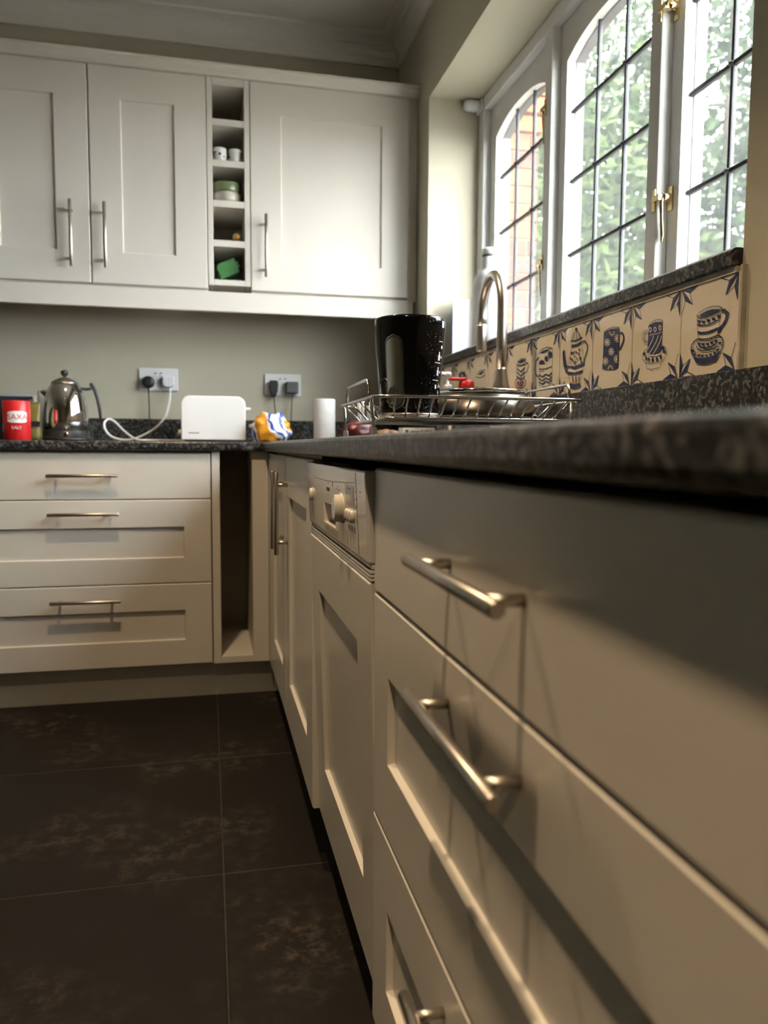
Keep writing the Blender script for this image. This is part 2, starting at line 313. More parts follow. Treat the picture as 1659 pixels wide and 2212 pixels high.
# ------------------------------------------------------------------ kitchen window
FRX = 0.972
w1 = MB().box(FRX, 1.06, RY1-0.055, RY1, CZ+0.30, RZ1).box(FRX, 1.06, RY0, RY0+0.045, CZ+0.30, RZ1)
w1.box(FRX, 1.06, RY0+0.045, RY1-0.055, RZ1-0.045, RZ1).box(FRX, 1.06, RY0+0.045, RY1-0.055, CZ+0.30, CZ+0.33)
win = struct('window_1', w1, FRAMEP, bevel=0.003)
mull = [(2.145, 2.190), (1.582, 1.625)]
for a, b in mull: part('mullion', MB().box(FRX, 1.06, a, b, CZ+0.33, RZ1-0.045), FRAMEP, win, bevel=0.003)
sashes = [(2.192, 2.708, 2.235, 2.655), (1.627, 2.143, 1.670, 2.103), (1.084, 1.580, 1.125, 1.540)]
SB, ST = CZ+0.332, RZ1-0.047
def fastener(sash, y, z, yh, turned=False):
    """brass casement fastener: back plate, boss, drop lever, hook keep"""
    m = MB()
    m.box(0.995, 1.0, y-0.008, y+0.008, z-0.024, z+0.028)
    m.box(FRX-0.003, FRX, yh-0.006, yh+0.006, z-0.022, z+0.026)
    m.lathe([(0.009, 0), (0.010, 0.003), (0.010, 0.016), (0.007, 0.019)], (0.996, y, z+0.004), 16, rot=Matrix.Rotation(math.radians(-90), 3, 'Y'))
    m.box(FRX-0.006, 0.984, min(y, yh)-0.003, max(y, yh)+0.003, z-0.003, z+0.010)
    if turned: m.tube([(0.978, y+0.004, z+0.006), (0.972, y-0.008, z+0.008), (0.968, y-0.040, z+0.002), (0.966, y-0.072, z-0.006), (0.968, y-0.080, z-0.010)], 0.004, 10, rs=[0.005, 0.0052, 0.0044, 0.005, 0.0025])
    else: m.tube([(0.980, y, z+0.012), (0.976, y, z-0.008), (0.978, y, z-0.040), (0.981, y, z-0.078), (0.979, y, z-0.092)], 0.004, 10, rs=[0.005, 0.0052, 0.0042, 0.0048, 0.0025])
    return part('window_fastener', m, BRASS, sash, bevel=0.001, label='polished brass casement fastener')
for si, (sa, sb, oa, ob) in enumerate(sashes):
    z0, zs, rise = CZ+0.375, CZ+1.085, 0.042
    m = MB()
    m.prism([(sa, SB), (oa, SB), (oa, zs), (sa, zs)], (1.0, 0, 0), Y, Z, X, 0.05)
    m.prism([(ob, SB), (sb, SB), (sb, zs), (ob, zs)], (1.0, 0, 0), Y, Z, X, 0.05)
    m.prism([(oa, SB), (ob, SB), (ob, z0), (oa, z0)], (1.0, 0, 0), Y, Z, X, 0.05)
    def archz(y, r=rise):
        k = (y-(oa+ob)/2)/((ob-oa)/2); return zs+r*(1-abs(k)**2.4)
    ys = [oa+(ob-oa)*k/18 for k in range(19)]
    m.prism([(sa, zs)]+[(y, archz(y)) for y in ys]+[(sb, zs), (sb, ST), (sa, ST)], (1.0, 0, 0), Y, Z, X, 0.05)
    sash = part('sash', m, FRAMEP, win)
    pu = MB(); e = 0.004
    pu.box(1.026, 1.052, oa, oa+e, z0, zs).box(1.026, 1.052, ob-e, ob, z0, zs).box(1.026, 1.052, oa, ob, z0, z0+e)
    for k in range(18):
        a, b = ys[k], ys[k+1]
        pu.prism([(a, archz(a)-e), (b, archz(b)-e), (b, archz(b)+0.001), (a, archz(a)+0.001)], (1.026, 0, 0), Y, Z, X, 0.026)
    part('glazing_putty', pu, PUTTY, sash)
    vy = [oa, oa+(ob-oa)/3, oa+2*(ob-oa)/3, ob]; hz = [z0, CZ+0.552, CZ+0.757, CZ+0.949, zs+rise]
    for a in range(3):
        for b in range(4):
            pz1 = hz[b+1] if b < 3 else min(zs+rise, max(archz(vy[a]), archz(vy[a+1]))+0.002)
            part('pane', MB().box(1.0205, 1.0235, vy[a], vy[a+1], hz[b], pz1), GLASS, sash)
    for y in vy[1:3]: part('lead_came', MB().box(1.0165, 1.0275, y-0.004, y+0.004, z0, archz(y)+0.002), LEAD, sash, bevel=0.002, seg=2)
    for z in hz[1:4]:
        c = MB().box(1.0160, 1.0280, oa, ob, z-0.0045, z+0.0045)
        for y in vy[1:3]: c.lathe([(0.001, -0.006), (0.006, -0.003), (0.0065, 0.003), (0.001, 0.006)], (1.0165, y, z), 10)
        part('lead_came', c, LEAD, sash, bevel=0.002, seg=2)
    if si == 2:
        for z in (CZ+0.545, CZ+0.945): fastener(sash, ob+0.028, z, mull[1][0]+0.008, z > 1.6)
    if si == 0:
        for z in (CZ+0.545, CZ+0.985): fastener(sash, oa-0.028, z, mull[0][1]-0.008)
sill = MB()
sill.prism([(0.768, CZ+0.276), (0.770, CZ+0.2735), (1.0, CZ+0.2735), (1.0, CZ+0.302), (0.774, CZ+0.302), (0.768, CZ+0.297)], (0, RY0+0.002, 0), X, Z, Y, RY1-RY0-0.004)
part('window_sill', sill, GRANITE, None, bevel=0.002, label='dark granite window sill above the blue and white tiles', cat='window sill')
part('sill_filler', MB().box(WX-0.010, WX, RY0, WY, CZ+0.264, CZ+0.2735), GROUT, wr)
part('tile_edge_bead', MB().box(WX-0.009, WX, 1.0245, 1.0295, CZ+0.117, CZ+0.2735), GROUT, wr)
# ------------------------------------------------------------------ painted wall tiles
ART={
1:[
('L',0.0047,[0.302,0.662,0.312,0.593,0.331,0.474,0.34,0.415]),
('L',0.0047,[0.734,0.674,0.718,0.615,0.696,0.482,0.671,0.397]),
('L',0.0068,[0.302,0.662,0.345,0.689,0.453,0.712,0.56,0.717,0.634,0.709,0.697,0.692,0.734,0.674]),
('F',0.0,[0.347,0.652,0.39,0.668,0.477,0.685,0.562,0.687,0.647,0.676,0.71,0.662,0.669,0.646,0.566,0.633,0.459,0.627,0.393,0.631]),
('L',0.0095,[0.302,0.659,0.348,0.635,0.46,0.612,0.567,0.62,0.67,0.636,0.734,0.671]),
('L',0.0041,[0.382,0.599,0.379,0.584,0.368,0.574,0.352,0.572,0.336,0.579,0.324,0.592,0.319,0.609,0.322,0.624,0.333,0.633,0.348,0.635,0.364,0.629,0.376,0.615,0.382,0.599]),
('F',0.0,[0.379,0.599,0.377,0.587,0.369,0.579,0.358,0.575,0.346,0.577,0.334,0.584,0.325,0.595,0.322,0.608]),
('L',0.0041,[0.457,0.584,0.454,0.569,0.444,0.559,0.428,0.557,0.413,0.564,0.401,0.577,0.395,0.593,0.398,0.608,0.409,0.618,0.424,0.62,0.44,0.613,0.452,0.6,0.457,0.584]),
('F',0.0,[0.454,0.584,0.452,0.573,0.445,0.564,0.434,0.56,0.422,0.562,0.41,0.569,0.402,0.58,0.398,0.593]),
('L',0.0041,[0.543,0.584,0.54,0.569,0.53,0.559,0.515,0.558,0.5,0.564,0.488,0.577,0.483,0.593,0.486,0.608,0.496,0.618,0.511,0.62,0.527,0.613,0.538,0.6,0.543,0.584]),
('F',0.0,[0.54,0.584,0.539,0.573,0.532,0.564,0.521,0.561,0.509,0.562,0.498,0.569,0.489,0.58,0.486,0.593]),
('L',0.0041,[0.63,0.587,0.627,0.572,0.617,0.563,0.602,0.561,0.587,0.567,0.575,0.58,0.57,0.596,0.573,0.611,0.583,0.621,0.598,0.622,0.613,0.616,0.625,0.603,0.63,0.587]),
('F',0.0,[0.627,0.587,0.625,0.576,0.618,0.567,0.608,0.564,0.596,0.566,0.585,0.573,0.577,0.583,0.573,0.596]),
('L',0.0041,[0.714,0.603,0.711,0.589,0.701,0.579,0.686,0.577,0.672,0.584,0.66,0.597,0.655,0.612,0.658,0.627,0.668,0.636,0.682,0.638,0.697,0.632,0.709,0.619,0.714,0.603]),
('F',0.0,[0.711,0.604,0.709,0.592,0.702,0.584,0.692,0.58,0.68,0.582,0.669,0.589,0.661,0.6,0.658,0.612]),
('L',0.0149,[0.317,0.564,0.399,0.539,0.509,0.529,0.614,0.54,0.701,0.56]),
('L',0.0244,[0.331,0.477,0.404,0.457,0.514,0.45,0.609,0.458,0.686,0.47]),
('L',0.0149,[0.341,0.406,0.431,0.386,0.54,0.378,0.624,0.387,0.676,0.396]),
('F',0.0,[0.73,0.659,0.781,0.657,0.823,0.627,0.859,0.605,0.846,0.588,0.839,0.545,0.802,0.499,0.763,0.472,0.706,0.415,0.68,0.406,0.688,0.444,0.696,0.475,0.751,0.5,0.789,0.539,0.801,0.583,0.784,0.611,0.742,0.628,0.727,0.627]),
('L',0.0149,[0.341,0.404,0.275,0.385,0.231,0.349,0.219,0.302,0.237,0.259,0.281,0.206,0.378,0.181,0.489,0.174,0.627,0.185,0.744,0.221,0.775,0.269,0.779,0.314,0.761,0.359,0.718,0.386,0.671,0.394]),
('L',0.0176,[0.357,0.327,0.415,0.301,0.503,0.286,0.589,0.289,0.661,0.31]),
('L',0.0108,[0.312,0.34,0.337,0.299,0.428,0.264,0.548,0.254,0.653,0.264,0.698,0.298]),
('L',0.0041,[0.396,0.356,0.393,0.342,0.383,0.333,0.368,0.331,0.353,0.337,0.342,0.349,0.337,0.364,0.34,0.378,0.35,0.387,0.365,0.389,0.379,0.383,0.391,0.371,0.396,0.356]),
('F',0.0,[0.393,0.357,0.391,0.346,0.384,0.338,0.374,0.334,0.362,0.335,0.351,0.342,0.343,0.352,0.34,0.363]),
('L',0.0041,[0.468,0.342,0.465,0.328,0.455,0.319,0.441,0.317,0.427,0.322,0.415,0.334,0.41,0.349,0.413,0.363,0.423,0.372,0.437,0.374,0.452,0.368,0.463,0.357,0.468,0.342]),
('F',0.0,[0.465,0.342,0.463,0.331,0.457,0.323,0.447,0.32,0.435,0.321,0.424,0.327,0.417,0.337,0.413,0.349]),
('L',0.0041,[0.544,0.334,0.541,0.321,0.532,0.311,0.518,0.309,0.503,0.315,0.492,0.327,0.488,0.341,0.49,0.355,0.5,0.364,0.514,0.366,0.528,0.36,0.539,0.349,0.544,0.334]),
('F',0.0,[0.541,0.335,0.539,0.324,0.533,0.316,0.523,0.312,0.512,0.314,0.501,0.32,0.494,0.33,0.49,0.341]),
('L',0.0041,[0.616,0.342,0.613,0.328,0.604,0.319,0.59,0.317,0.576,0.323,0.565,0.334,0.56,0.349,0.563,0.362,0.573,0.371,0.586,0.373,0.6,0.368,0.611,0.356,0.616,0.342]),
('F',0.0,[0.613,0.342,0.611,0.331,0.605,0.323,0.595,0.32,0.584,0.321,0.574,0.327,0.566,0.337,0.563,0.348]),
('L',0.0041,[0.685,0.349,0.683,0.336,0.673,0.327,0.66,0.325,0.646,0.33,0.635,0.342,0.631,0.356,0.633,0.37,0.643,0.379,0.656,0.381,0.67,0.375,0.681,0.364,0.685,0.349]),
('F',0.0,[0.683,0.35,0.681,0.339,0.675,0.331,0.665,0.328,0.654,0.329,0.644,0.335,0.636,0.345,0.633,0.356]),
('L',0.0041,[0.285,0.295,0.282,0.282,0.273,0.273,0.259,0.272,0.245,0.277,0.235,0.288,0.23,0.301,0.233,0.314,0.242,0.323,0.256,0.324,0.27,0.319,0.281,0.308,0.285,0.295]),
('F',0.0,[0.282,0.295,0.281,0.285,0.274,0.278,0.265,0.274,0.254,0.275,0.243,0.281,0.236,0.29,0.233,0.301]),
('L',0.0041,[0.322,0.246,0.32,0.233,0.31,0.224,0.297,0.222,0.283,0.228,0.272,0.238,0.268,0.252,0.27,0.265,0.28,0.273,0.293,0.275,0.307,0.27,0.318,0.259,0.322,0.246]),
('F',0.0,[0.32,0.246,0.318,0.236,0.312,0.229,0.302,0.225,0.291,0.226,0.281,0.232,0.273,0.241,0.27,0.252]),
('L',0.0041,[0.399,0.227,0.396,0.214,0.387,0.206,0.373,0.204,0.36,0.209,0.349,0.219,0.345,0.233,0.347,0.246,0.357,0.254,0.37,0.256,0.384,0.251,0.394,0.24,0.399,0.227]),
('F',0.0,[0.396,0.227,0.394,0.217,0.388,0.21,0.379,0.206,0.368,0.208,0.358,0.213,0.35,0.222,0.347,0.233]),
('L',0.0041,[0.463,0.216,0.461,0.204,0.451,0.195,0.438,0.193,0.425,0.198,0.414,0.209,0.41,0.222,0.413,0.235,0.422,0.243,0.435,0.245,0.448,0.24,0.459,0.23,0.463,0.216]),
('F',0.0,[0.461,0.217,0.459,0.207,0.453,0.199,0.444,0.196,0.433,0.197,0.423,0.203,0.416,0.211,0.413,0.222]),
('L',0.0041,[0.536,0.211,0.534,0.199,0.525,0.191,0.512,0.189,0.498,0.194,0.488,0.204,0.484,0.217,0.487,0.23,0.496,0.238,0.508,0.24,0.522,0.235,0.532,0.225,0.536,0.211]),
('F',0.0,[0.534,0.212,0.532,0.202,0.526,0.195,0.517,0.191,0.506,0.192,0.497,0.198,0.49,0.207,0.486,0.217]),
('L',0.0041,[0.609,0.213,0.606,0.201,0.597,0.193,0.585,0.191,0.571,0.196,0.561,0.206,0.557,0.219,0.56,0.232,0.569,0.24,0.581,0.242,0.594,0.237,0.604,0.226,0.609,0.213]),
('F',0.0,[0.606,0.214,0.604,0.204,0.598,0.197,0.59,0.193,0.579,0.194,0.57,0.2,0.563,0.209,0.56,0.219]),
('L',0.0041,[0.676,0.225,0.673,0.213,0.665,0.205,0.652,0.203,0.639,0.208,0.63,0.218,0.625,0.231,0.628,0.244,0.637,0.252,0.649,0.254,0.662,0.249,0.672,0.238,0.676,0.225]),
('F',0.0,[0.673,0.226,0.672,0.216,0.666,0.209,0.657,0.206,0.647,0.207,0.638,0.212,0.631,0.221,0.628,0.231]),
('L',0.0041,[0.726,0.249,0.724,0.237,0.715,0.229,0.703,0.227,0.69,0.232,0.68,0.242,0.676,0.255,0.678,0.267,0.687,0.275,0.699,0.277,0.712,0.272,0.722,0.262,0.726,0.249]),
('F',0.0,[0.724,0.249,0.722,0.24,0.716,0.233,0.708,0.229,0.698,0.231,0.688,0.236,0.681,0.245,0.678,0.255]),
('L',0.0041,[0.757,0.317,0.755,0.305,0.746,0.297,0.734,0.295,0.722,0.3,0.712,0.31,0.708,0.323,0.71,0.335,0.719,0.343,0.731,0.345,0.743,0.34,0.753,0.33,0.757,0.317]),
('F',0.0,[0.755,0.317,0.753,0.308,0.748,0.301,0.739,0.298,0.729,0.299,0.72,0.304,0.713,0.313,0.71,0.323]),
('F',0.0,[0.281,0.202,0.336,0.138,0.471,0.114,0.579,0.117,0.673,0.133,0.712,0.172,0.745,0.217,0.679,0.189,0.575,0.177,0.467,0.175,0.378,0.181]),
],
2:[
('F',0.0,[0.363,0.683,0.387,0.701,0.502,0.717,0.646,0.697,0.648,0.568,0.646,0.402,0.643,0.352,0.601,0.335,0.5,0.329,0.409,0.343,0.349,0.372,0.358,0.438,0.363,0.572]),
('L',0.0067,[0.362,0.69,0.424,0.729,0.513,0.742,0.601,0.732,0.651,0.71,0.65,0.69]),
('W',0.0,[0.433,0.636,0.43,0.62,0.419,0.609,0.404,0.607,0.388,0.614,0.375,0.628,0.37,0.645,0.373,0.661,0.384,0.671,0.4,0.673,0.415,0.666,0.428,0.652]),
('F',0.0,[0.418,0.638,0.417,0.628,0.411,0.621,0.403,0.619,0.394,0.623,0.387,0.632,0.385,0.643,0.386,0.653,0.392,0.659,0.4,0.661,0.409,0.657,0.416,0.648]),
('W',0.0,[0.535,0.624,0.532,0.608,0.522,0.598,0.507,0.596,0.491,0.603,0.479,0.616,0.474,0.633,0.477,0.649,0.488,0.659,0.503,0.661,0.518,0.654,0.53,0.641]),
('F',0.0,[0.521,0.626,0.52,0.616,0.514,0.609,0.506,0.608,0.497,0.612,0.491,0.62,0.488,0.631,0.49,0.641,0.495,0.648,0.503,0.649,0.512,0.645,0.518,0.637]),
('W',0.0,[0.634,0.627,0.631,0.612,0.621,0.602,0.607,0.6,0.591,0.606,0.58,0.62,0.574,0.636,0.578,0.652,0.588,0.662,0.603,0.664,0.618,0.657,0.629,0.644]),
('F',0.0,[0.621,0.629,0.619,0.619,0.614,0.613,0.606,0.611,0.598,0.615,0.591,0.624,0.588,0.634,0.59,0.644,0.595,0.651,0.603,0.652,0.612,0.648,0.618,0.64]),
('C',0.0067,[0.395,0.574,0.459,0.579,0.574,0.57,0.641,0.579]),
('C',0.0133,[0.36,0.408,0.415,0.461,0.469,0.52,0.479,0.563]),
('C',0.0133,[0.396,0.352,0.47,0.41,0.541,0.481,0.581,0.548]),
('C',0.0133,[0.481,0.335,0.547,0.393,0.617,0.471,0.645,0.532]),
('L',0.0059,[0.359,0.639,0.293,0.645,0.247,0.625,0.229,0.598,0.246,0.543,0.288,0.5,0.35,0.462]),
('L',0.0103,[0.347,0.611,0.301,0.609,0.274,0.577,0.29,0.529,0.345,0.503]),
('L',0.0067,[0.353,0.42,0.288,0.402,0.25,0.354,0.267,0.299,0.33,0.255,0.455,0.23,0.595,0.227,0.704,0.251,0.761,0.309,0.746,0.368,0.682,0.419]),
('C',0.0133,[0.35,0.361,0.423,0.33,0.527,0.315,0.626,0.325,0.659,0.35]),
('F',0.0,[0.323,0.36,0.32,0.35,0.311,0.342,0.298,0.341,0.284,0.345,0.274,0.355,0.27,0.367,0.273,0.378,0.282,0.385,0.295,0.386,0.309,0.382,0.319,0.372]),
('F',0.0,[0.36,0.304,0.358,0.291,0.351,0.282,0.341,0.28,0.331,0.284,0.323,0.295,0.32,0.308,0.322,0.321,0.328,0.33,0.338,0.333,0.348,0.328,0.356,0.317]),
('F',0.0,[0.416,0.281,0.414,0.267,0.408,0.258,0.398,0.255,0.388,0.26,0.38,0.271,0.376,0.286,0.378,0.3,0.385,0.309,0.394,0.312,0.404,0.307,0.412,0.296]),
('F',0.0,[0.5,0.268,0.498,0.253,0.491,0.243,0.48,0.24,0.469,0.245,0.46,0.257,0.456,0.273,0.458,0.288,0.466,0.299,0.476,0.302,0.488,0.296,0.496,0.284]),
('F',0.0,[0.589,0.265,0.587,0.25,0.58,0.24,0.569,0.237,0.558,0.242,0.55,0.254,0.546,0.27,0.548,0.285,0.555,0.295,0.565,0.298,0.576,0.293,0.585,0.281]),
('F',0.0,[0.662,0.284,0.66,0.272,0.653,0.263,0.642,0.261,0.632,0.265,0.623,0.276,0.62,0.289,0.622,0.302,0.629,0.311,0.639,0.313,0.65,0.308,0.658,0.298]),
('F',0.0,[0.743,0.336,0.739,0.328,0.727,0.323,0.71,0.322,0.692,0.327,0.679,0.335,0.674,0.344,0.678,0.353,0.69,0.358,0.707,0.358,0.725,0.354,0.738,0.346]),
('F',0.0,[0.708,0.383,0.705,0.373,0.694,0.366,0.679,0.365,0.663,0.37,0.651,0.38,0.647,0.391,0.65,0.401,0.661,0.408,0.676,0.409,0.692,0.404,0.704,0.395]),
('L',0.0067,[0.33,0.255,0.367,0.176,0.46,0.156,0.624,0.162,0.681,0.239]),
],
3:[
('F',0.0,[0.306,0.762,0.369,0.782,0.495,0.787,0.679,0.768,0.703,0.737,0.707,0.545,0.697,0.467,0.698,0.251,0.589,0.233,0.416,0.25,0.294,0.279,0.305,0.514]),
('L',0.0074,[0.306,0.766,0.415,0.803,0.556,0.803,0.693,0.778,0.707,0.748]),
('L',0.0294,[0.71,0.702,0.773,0.691,0.812,0.642,0.808,0.587,0.767,0.538,0.714,0.481]),
('W',0.0,[0.435,0.62,0.466,0.62,0.495,0.609,0.467,0.605,0.436,0.614]),
('W',0.0,[0.433,0.607,0.462,0.595,0.48,0.575,0.45,0.584,0.428,0.603]),
('W',0.0,[0.42,0.6,0.437,0.579,0.437,0.558,0.417,0.577,0.412,0.599]),
('W',0.0,[0.402,0.601,0.4,0.579,0.381,0.565,0.379,0.586,0.394,0.604]),
('W',0.0,[0.385,0.609,0.364,0.595,0.335,0.593,0.351,0.609,0.38,0.614]),
('W',0.0,[0.376,0.622,0.345,0.621,0.315,0.633,0.344,0.637,0.376,0.628]),
('W',0.0,[0.378,0.634,0.348,0.647,0.331,0.668,0.361,0.658,0.383,0.638]),
('W',0.0,[0.391,0.642,0.374,0.663,0.374,0.684,0.395,0.665,0.399,0.642]),
('W',0.0,[0.41,0.641,0.412,0.663,0.43,0.677,0.433,0.655,0.418,0.638]),
('W',0.0,[0.427,0.633,0.447,0.646,0.475,0.648,0.46,0.632,0.432,0.627]),
('W',0.0,[0.433,0.617,0.426,0.604,0.407,0.601,0.387,0.609,0.378,0.624,0.386,0.637,0.405,0.641,0.424,0.632]),
('W',0.0,[0.67,0.619,0.687,0.599,0.686,0.578,0.667,0.597,0.663,0.619]),
('W',0.0,[0.653,0.62,0.651,0.599,0.634,0.585,0.631,0.606,0.645,0.623]),
('W',0.0,[0.637,0.628,0.617,0.615,0.589,0.613,0.604,0.628,0.632,0.633]),
('W',0.0,[0.628,0.641,0.599,0.64,0.571,0.651,0.598,0.655,0.628,0.646]),
('W',0.0,[0.631,0.653,0.602,0.666,0.585,0.685,0.614,0.676,0.635,0.657]),
('W',0.0,[0.643,0.66,0.626,0.681,0.627,0.702,0.646,0.683,0.65,0.661]),
('W',0.0,[0.66,0.659,0.662,0.68,0.679,0.694,0.682,0.673,0.668,0.656]),
('W',0.0,[0.682,0.636,0.676,0.624,0.658,0.62,0.639,0.628,0.631,0.643,0.637,0.656,0.655,0.659,0.674,0.651]),
('W',0.0,[0.549,0.483,0.579,0.484,0.607,0.474,0.58,0.469,0.55,0.478]),
('W',0.0,[0.547,0.471,0.576,0.459,0.593,0.439,0.564,0.448,0.543,0.467]),
('W',0.0,[0.534,0.464,0.551,0.443,0.551,0.422,0.531,0.441,0.527,0.463]),
('W',0.0,[0.516,0.464,0.515,0.443,0.497,0.428,0.494,0.45,0.509,0.467]),
('W',0.0,[0.5,0.472,0.48,0.458,0.451,0.456,0.467,0.472,0.495,0.477]),
('W',0.0,[0.491,0.485,0.461,0.484,0.432,0.495,0.46,0.499,0.491,0.49]),
('W',0.0,[0.494,0.497,0.464,0.51,0.447,0.529,0.476,0.52,0.498,0.501]),
('W',0.0,[0.506,0.504,0.49,0.526,0.49,0.547,0.51,0.528,0.514,0.505]),
('W',0.0,[0.524,0.504,0.526,0.526,0.544,0.54,0.547,0.518,0.532,0.501]),
('W',0.0,[0.541,0.496,0.561,0.51,0.589,0.512,0.574,0.496,0.546,0.491]),
('W',0.0,[0.547,0.481,0.54,0.468,0.522,0.464,0.502,0.472,0.494,0.487,0.501,0.5,0.519,0.504,0.538,0.496]),
('W',0.0,[0.41,0.373,0.441,0.374,0.47,0.364,0.442,0.359,0.411,0.367]),
('W',0.0,[0.408,0.36,0.438,0.348,0.455,0.329,0.426,0.337,0.403,0.356]),
('W',0.0,[0.395,0.353,0.412,0.332,0.412,0.311,0.392,0.329,0.387,0.352]),
('W',0.0,[0.376,0.353,0.374,0.331,0.356,0.316,0.353,0.338,0.368,0.356]),
('W',0.0,[0.359,0.361,0.339,0.346,0.309,0.344,0.325,0.36,0.354,0.366]),
('W',0.0,[0.351,0.374,0.319,0.372,0.29,0.383,0.318,0.388,0.35,0.379]),
('W',0.0,[0.353,0.386,0.323,0.399,0.305,0.419,0.335,0.41,0.358,0.39]),
('W',0.0,[0.366,0.394,0.349,0.415,0.349,0.436,0.369,0.417,0.374,0.395]),
('W',0.0,[0.385,0.394,0.387,0.416,0.405,0.43,0.408,0.409,0.393,0.391]),
('W',0.0,[0.402,0.386,0.422,0.4,0.451,0.402,0.435,0.386,0.407,0.38]),
('W',0.0,[0.408,0.37,0.401,0.357,0.382,0.353,0.362,0.361,0.353,0.376,0.36,0.39,0.379,0.393,0.399,0.385]),
('W',0.0,[0.674,0.351,0.691,0.331,0.69,0.31,0.671,0.328,0.667,0.35]),
('W',0.0,[0.657,0.351,0.655,0.33,0.638,0.316,0.635,0.337,0.649,0.354]),
('W',0.0,[0.641,0.359,0.621,0.345,0.593,0.343,0.608,0.358,0.636,0.364]),
('W',0.0,[0.632,0.371,0.602,0.37,0.574,0.381,0.601,0.385,0.632,0.377]),
('W',0.0,[0.635,0.384,0.606,0.396,0.589,0.415,0.617,0.406,0.639,0.388]),
('W',0.0,[0.647,0.391,0.63,0.412,0.631,0.432,0.65,0.414,0.654,0.392]),
('W',0.0,[0.664,0.391,0.666,0.412,0.683,0.426,0.686,0.405,0.672,0.388]),
('W',0.0,[0.686,0.368,0.68,0.355,0.662,0.352,0.643,0.359,0.635,0.374,0.641,0.387,0.659,0.39,0.678,0.383]),
('W',0.0,[0.557,0.737,0.587,0.737,0.615,0.725,0.588,0.722,0.558,0.731]),
('W',0.0,[0.555,0.724,0.584,0.712,0.601,0.692,0.572,0.701,0.551,0.721]),
('W',0.0,[0.542,0.717,0.559,0.696,0.559,0.675,0.539,0.694,0.535,0.717]),
('W',0.0,[0.525,0.718,0.523,0.697,0.505,0.683,0.502,0.704,0.517,0.721]),
('W',0.0,[0.508,0.727,0.488,0.713,0.46,0.712,0.475,0.727,0.503,0.732]),
('W',0.0,[0.5,0.739,0.469,0.739,0.44,0.751,0.468,0.754,0.499,0.745]),
('W',0.0,[0.547,0.257,0.578,0.258,0.606,0.248,0.578,0.243,0.548,0.251]),
('W',0.0,[0.489,0.257,0.459,0.255,0.43,0.265,0.458,0.27,0.489,0.262]),
('W',0.0,[0.492,0.269,0.462,0.281,0.445,0.301,0.474,0.292,0.496,0.273]),
('W',0.0,[0.504,0.277,0.487,0.298,0.488,0.319,0.507,0.3,0.512,0.278]),
('W',0.0,[0.522,0.277,0.524,0.298,0.542,0.313,0.545,0.292,0.53,0.274]),
('W',0.0,[0.539,0.269,0.559,0.283,0.587,0.286,0.572,0.27,0.544,0.264]),
],
4:[
('F',0.0,[0.558,0.924,0.554,0.912,0.54,0.905,0.52,0.904,0.5,0.91,0.485,0.922,0.479,0.936,0.483,0.949,0.497,0.956,0.517,0.957,0.537,0.95,0.552,0.938]),
('L',0.0073,[0.378,0.801,0.406,0.856,0.465,0.899,0.526,0.905,0.588,0.881,0.651,0.822,0.677,0.789]),
('L',0.0132,[0.472,0.891,0.434,0.801]),
('L',0.0132,[0.526,0.9,0.533,0.788]),
('L',0.0132,[0.588,0.877,0.623,0.797]),
('F',0.0,[0.353,0.797,0.503,0.777,0.697,0.801,0.693,0.776,0.535,0.754,0.364,0.774]),
('F',0.0,[0.382,0.724,0.537,0.714,0.671,0.733,0.683,0.695,0.539,0.675,0.394,0.679]),
('L',0.0073,[0.379,0.775,0.382,0.727]),
('L',0.0073,[0.669,0.776,0.671,0.733]),
('L',0.0073,[0.394,0.682,0.344,0.569,0.278,0.428]),
('L',0.0073,[0.683,0.695,0.74,0.567,0.778,0.419]),
('F',0.0,[0.256,0.43,0.494,0.398,0.792,0.425,0.78,0.376,0.527,0.351,0.281,0.39]),
('F',0.0,[0.27,0.347,0.499,0.306,0.754,0.322,0.727,0.281,0.532,0.27,0.296,0.292]),
('F',0.0,[0.107,0.657,0.161,0.681,0.2,0.556,0.245,0.446,0.282,0.368,0.312,0.29,0.213,0.337,0.148,0.441,0.118,0.565]),
('L',0.025,[0.672,0.721,0.79,0.724,0.872,0.65,0.862,0.58,0.789,0.475,0.76,0.378]),
('C',0.0059,[0.703,0.707,0.782,0.707,0.838,0.647,0.827,0.585,0.773,0.498]),
('L',0.0073,[0.306,0.283,0.366,0.174,0.414,0.155,0.66,0.15,0.748,0.272]),
('L',0.0191,[0.439,0.264,0.469,0.176]),
('L',0.0191,[0.548,0.251,0.553,0.163]),
('L',0.0191,[0.654,0.256,0.629,0.164]),
('F',0.0,[0.367,0.159,0.509,0.133,0.675,0.142,0.708,0.096,0.635,0.065,0.513,0.059,0.387,0.083,0.327,0.125]),
('F',0.0,[0.571,0.591,0.562,0.579,0.543,0.581,0.533,0.596,0.542,0.608,0.561,0.606]),
('F',0.0,[0.395,0.524,0.39,0.508,0.377,0.509,0.37,0.527,0.375,0.542,0.388,0.541]),
('F',0.0,[0.489,0.596,0.474,0.586,0.443,0.589,0.427,0.604,0.442,0.614,0.473,0.611]),
('F',0.0,[0.552,0.459,0.54,0.451,0.516,0.453,0.503,0.464,0.515,0.472,0.539,0.469]),
('F',0.0,[0.687,0.489,0.677,0.475,0.656,0.478,0.644,0.494,0.654,0.508,0.675,0.505]),
('F',0.0,[0.406,0.512,0.393,0.5,0.366,0.503,0.352,0.518,0.365,0.53,0.392,0.527]),
('F',0.0,[0.421,0.595,0.408,0.584,0.379,0.587,0.364,0.602,0.377,0.612,0.406,0.609]),
('F',0.0,[0.698,0.469,0.686,0.454,0.662,0.456,0.648,0.475,0.66,0.49,0.685,0.487]),
('F',0.0,[0.654,0.546,0.645,0.531,0.625,0.533,0.613,0.551,0.623,0.567,0.643,0.564]),
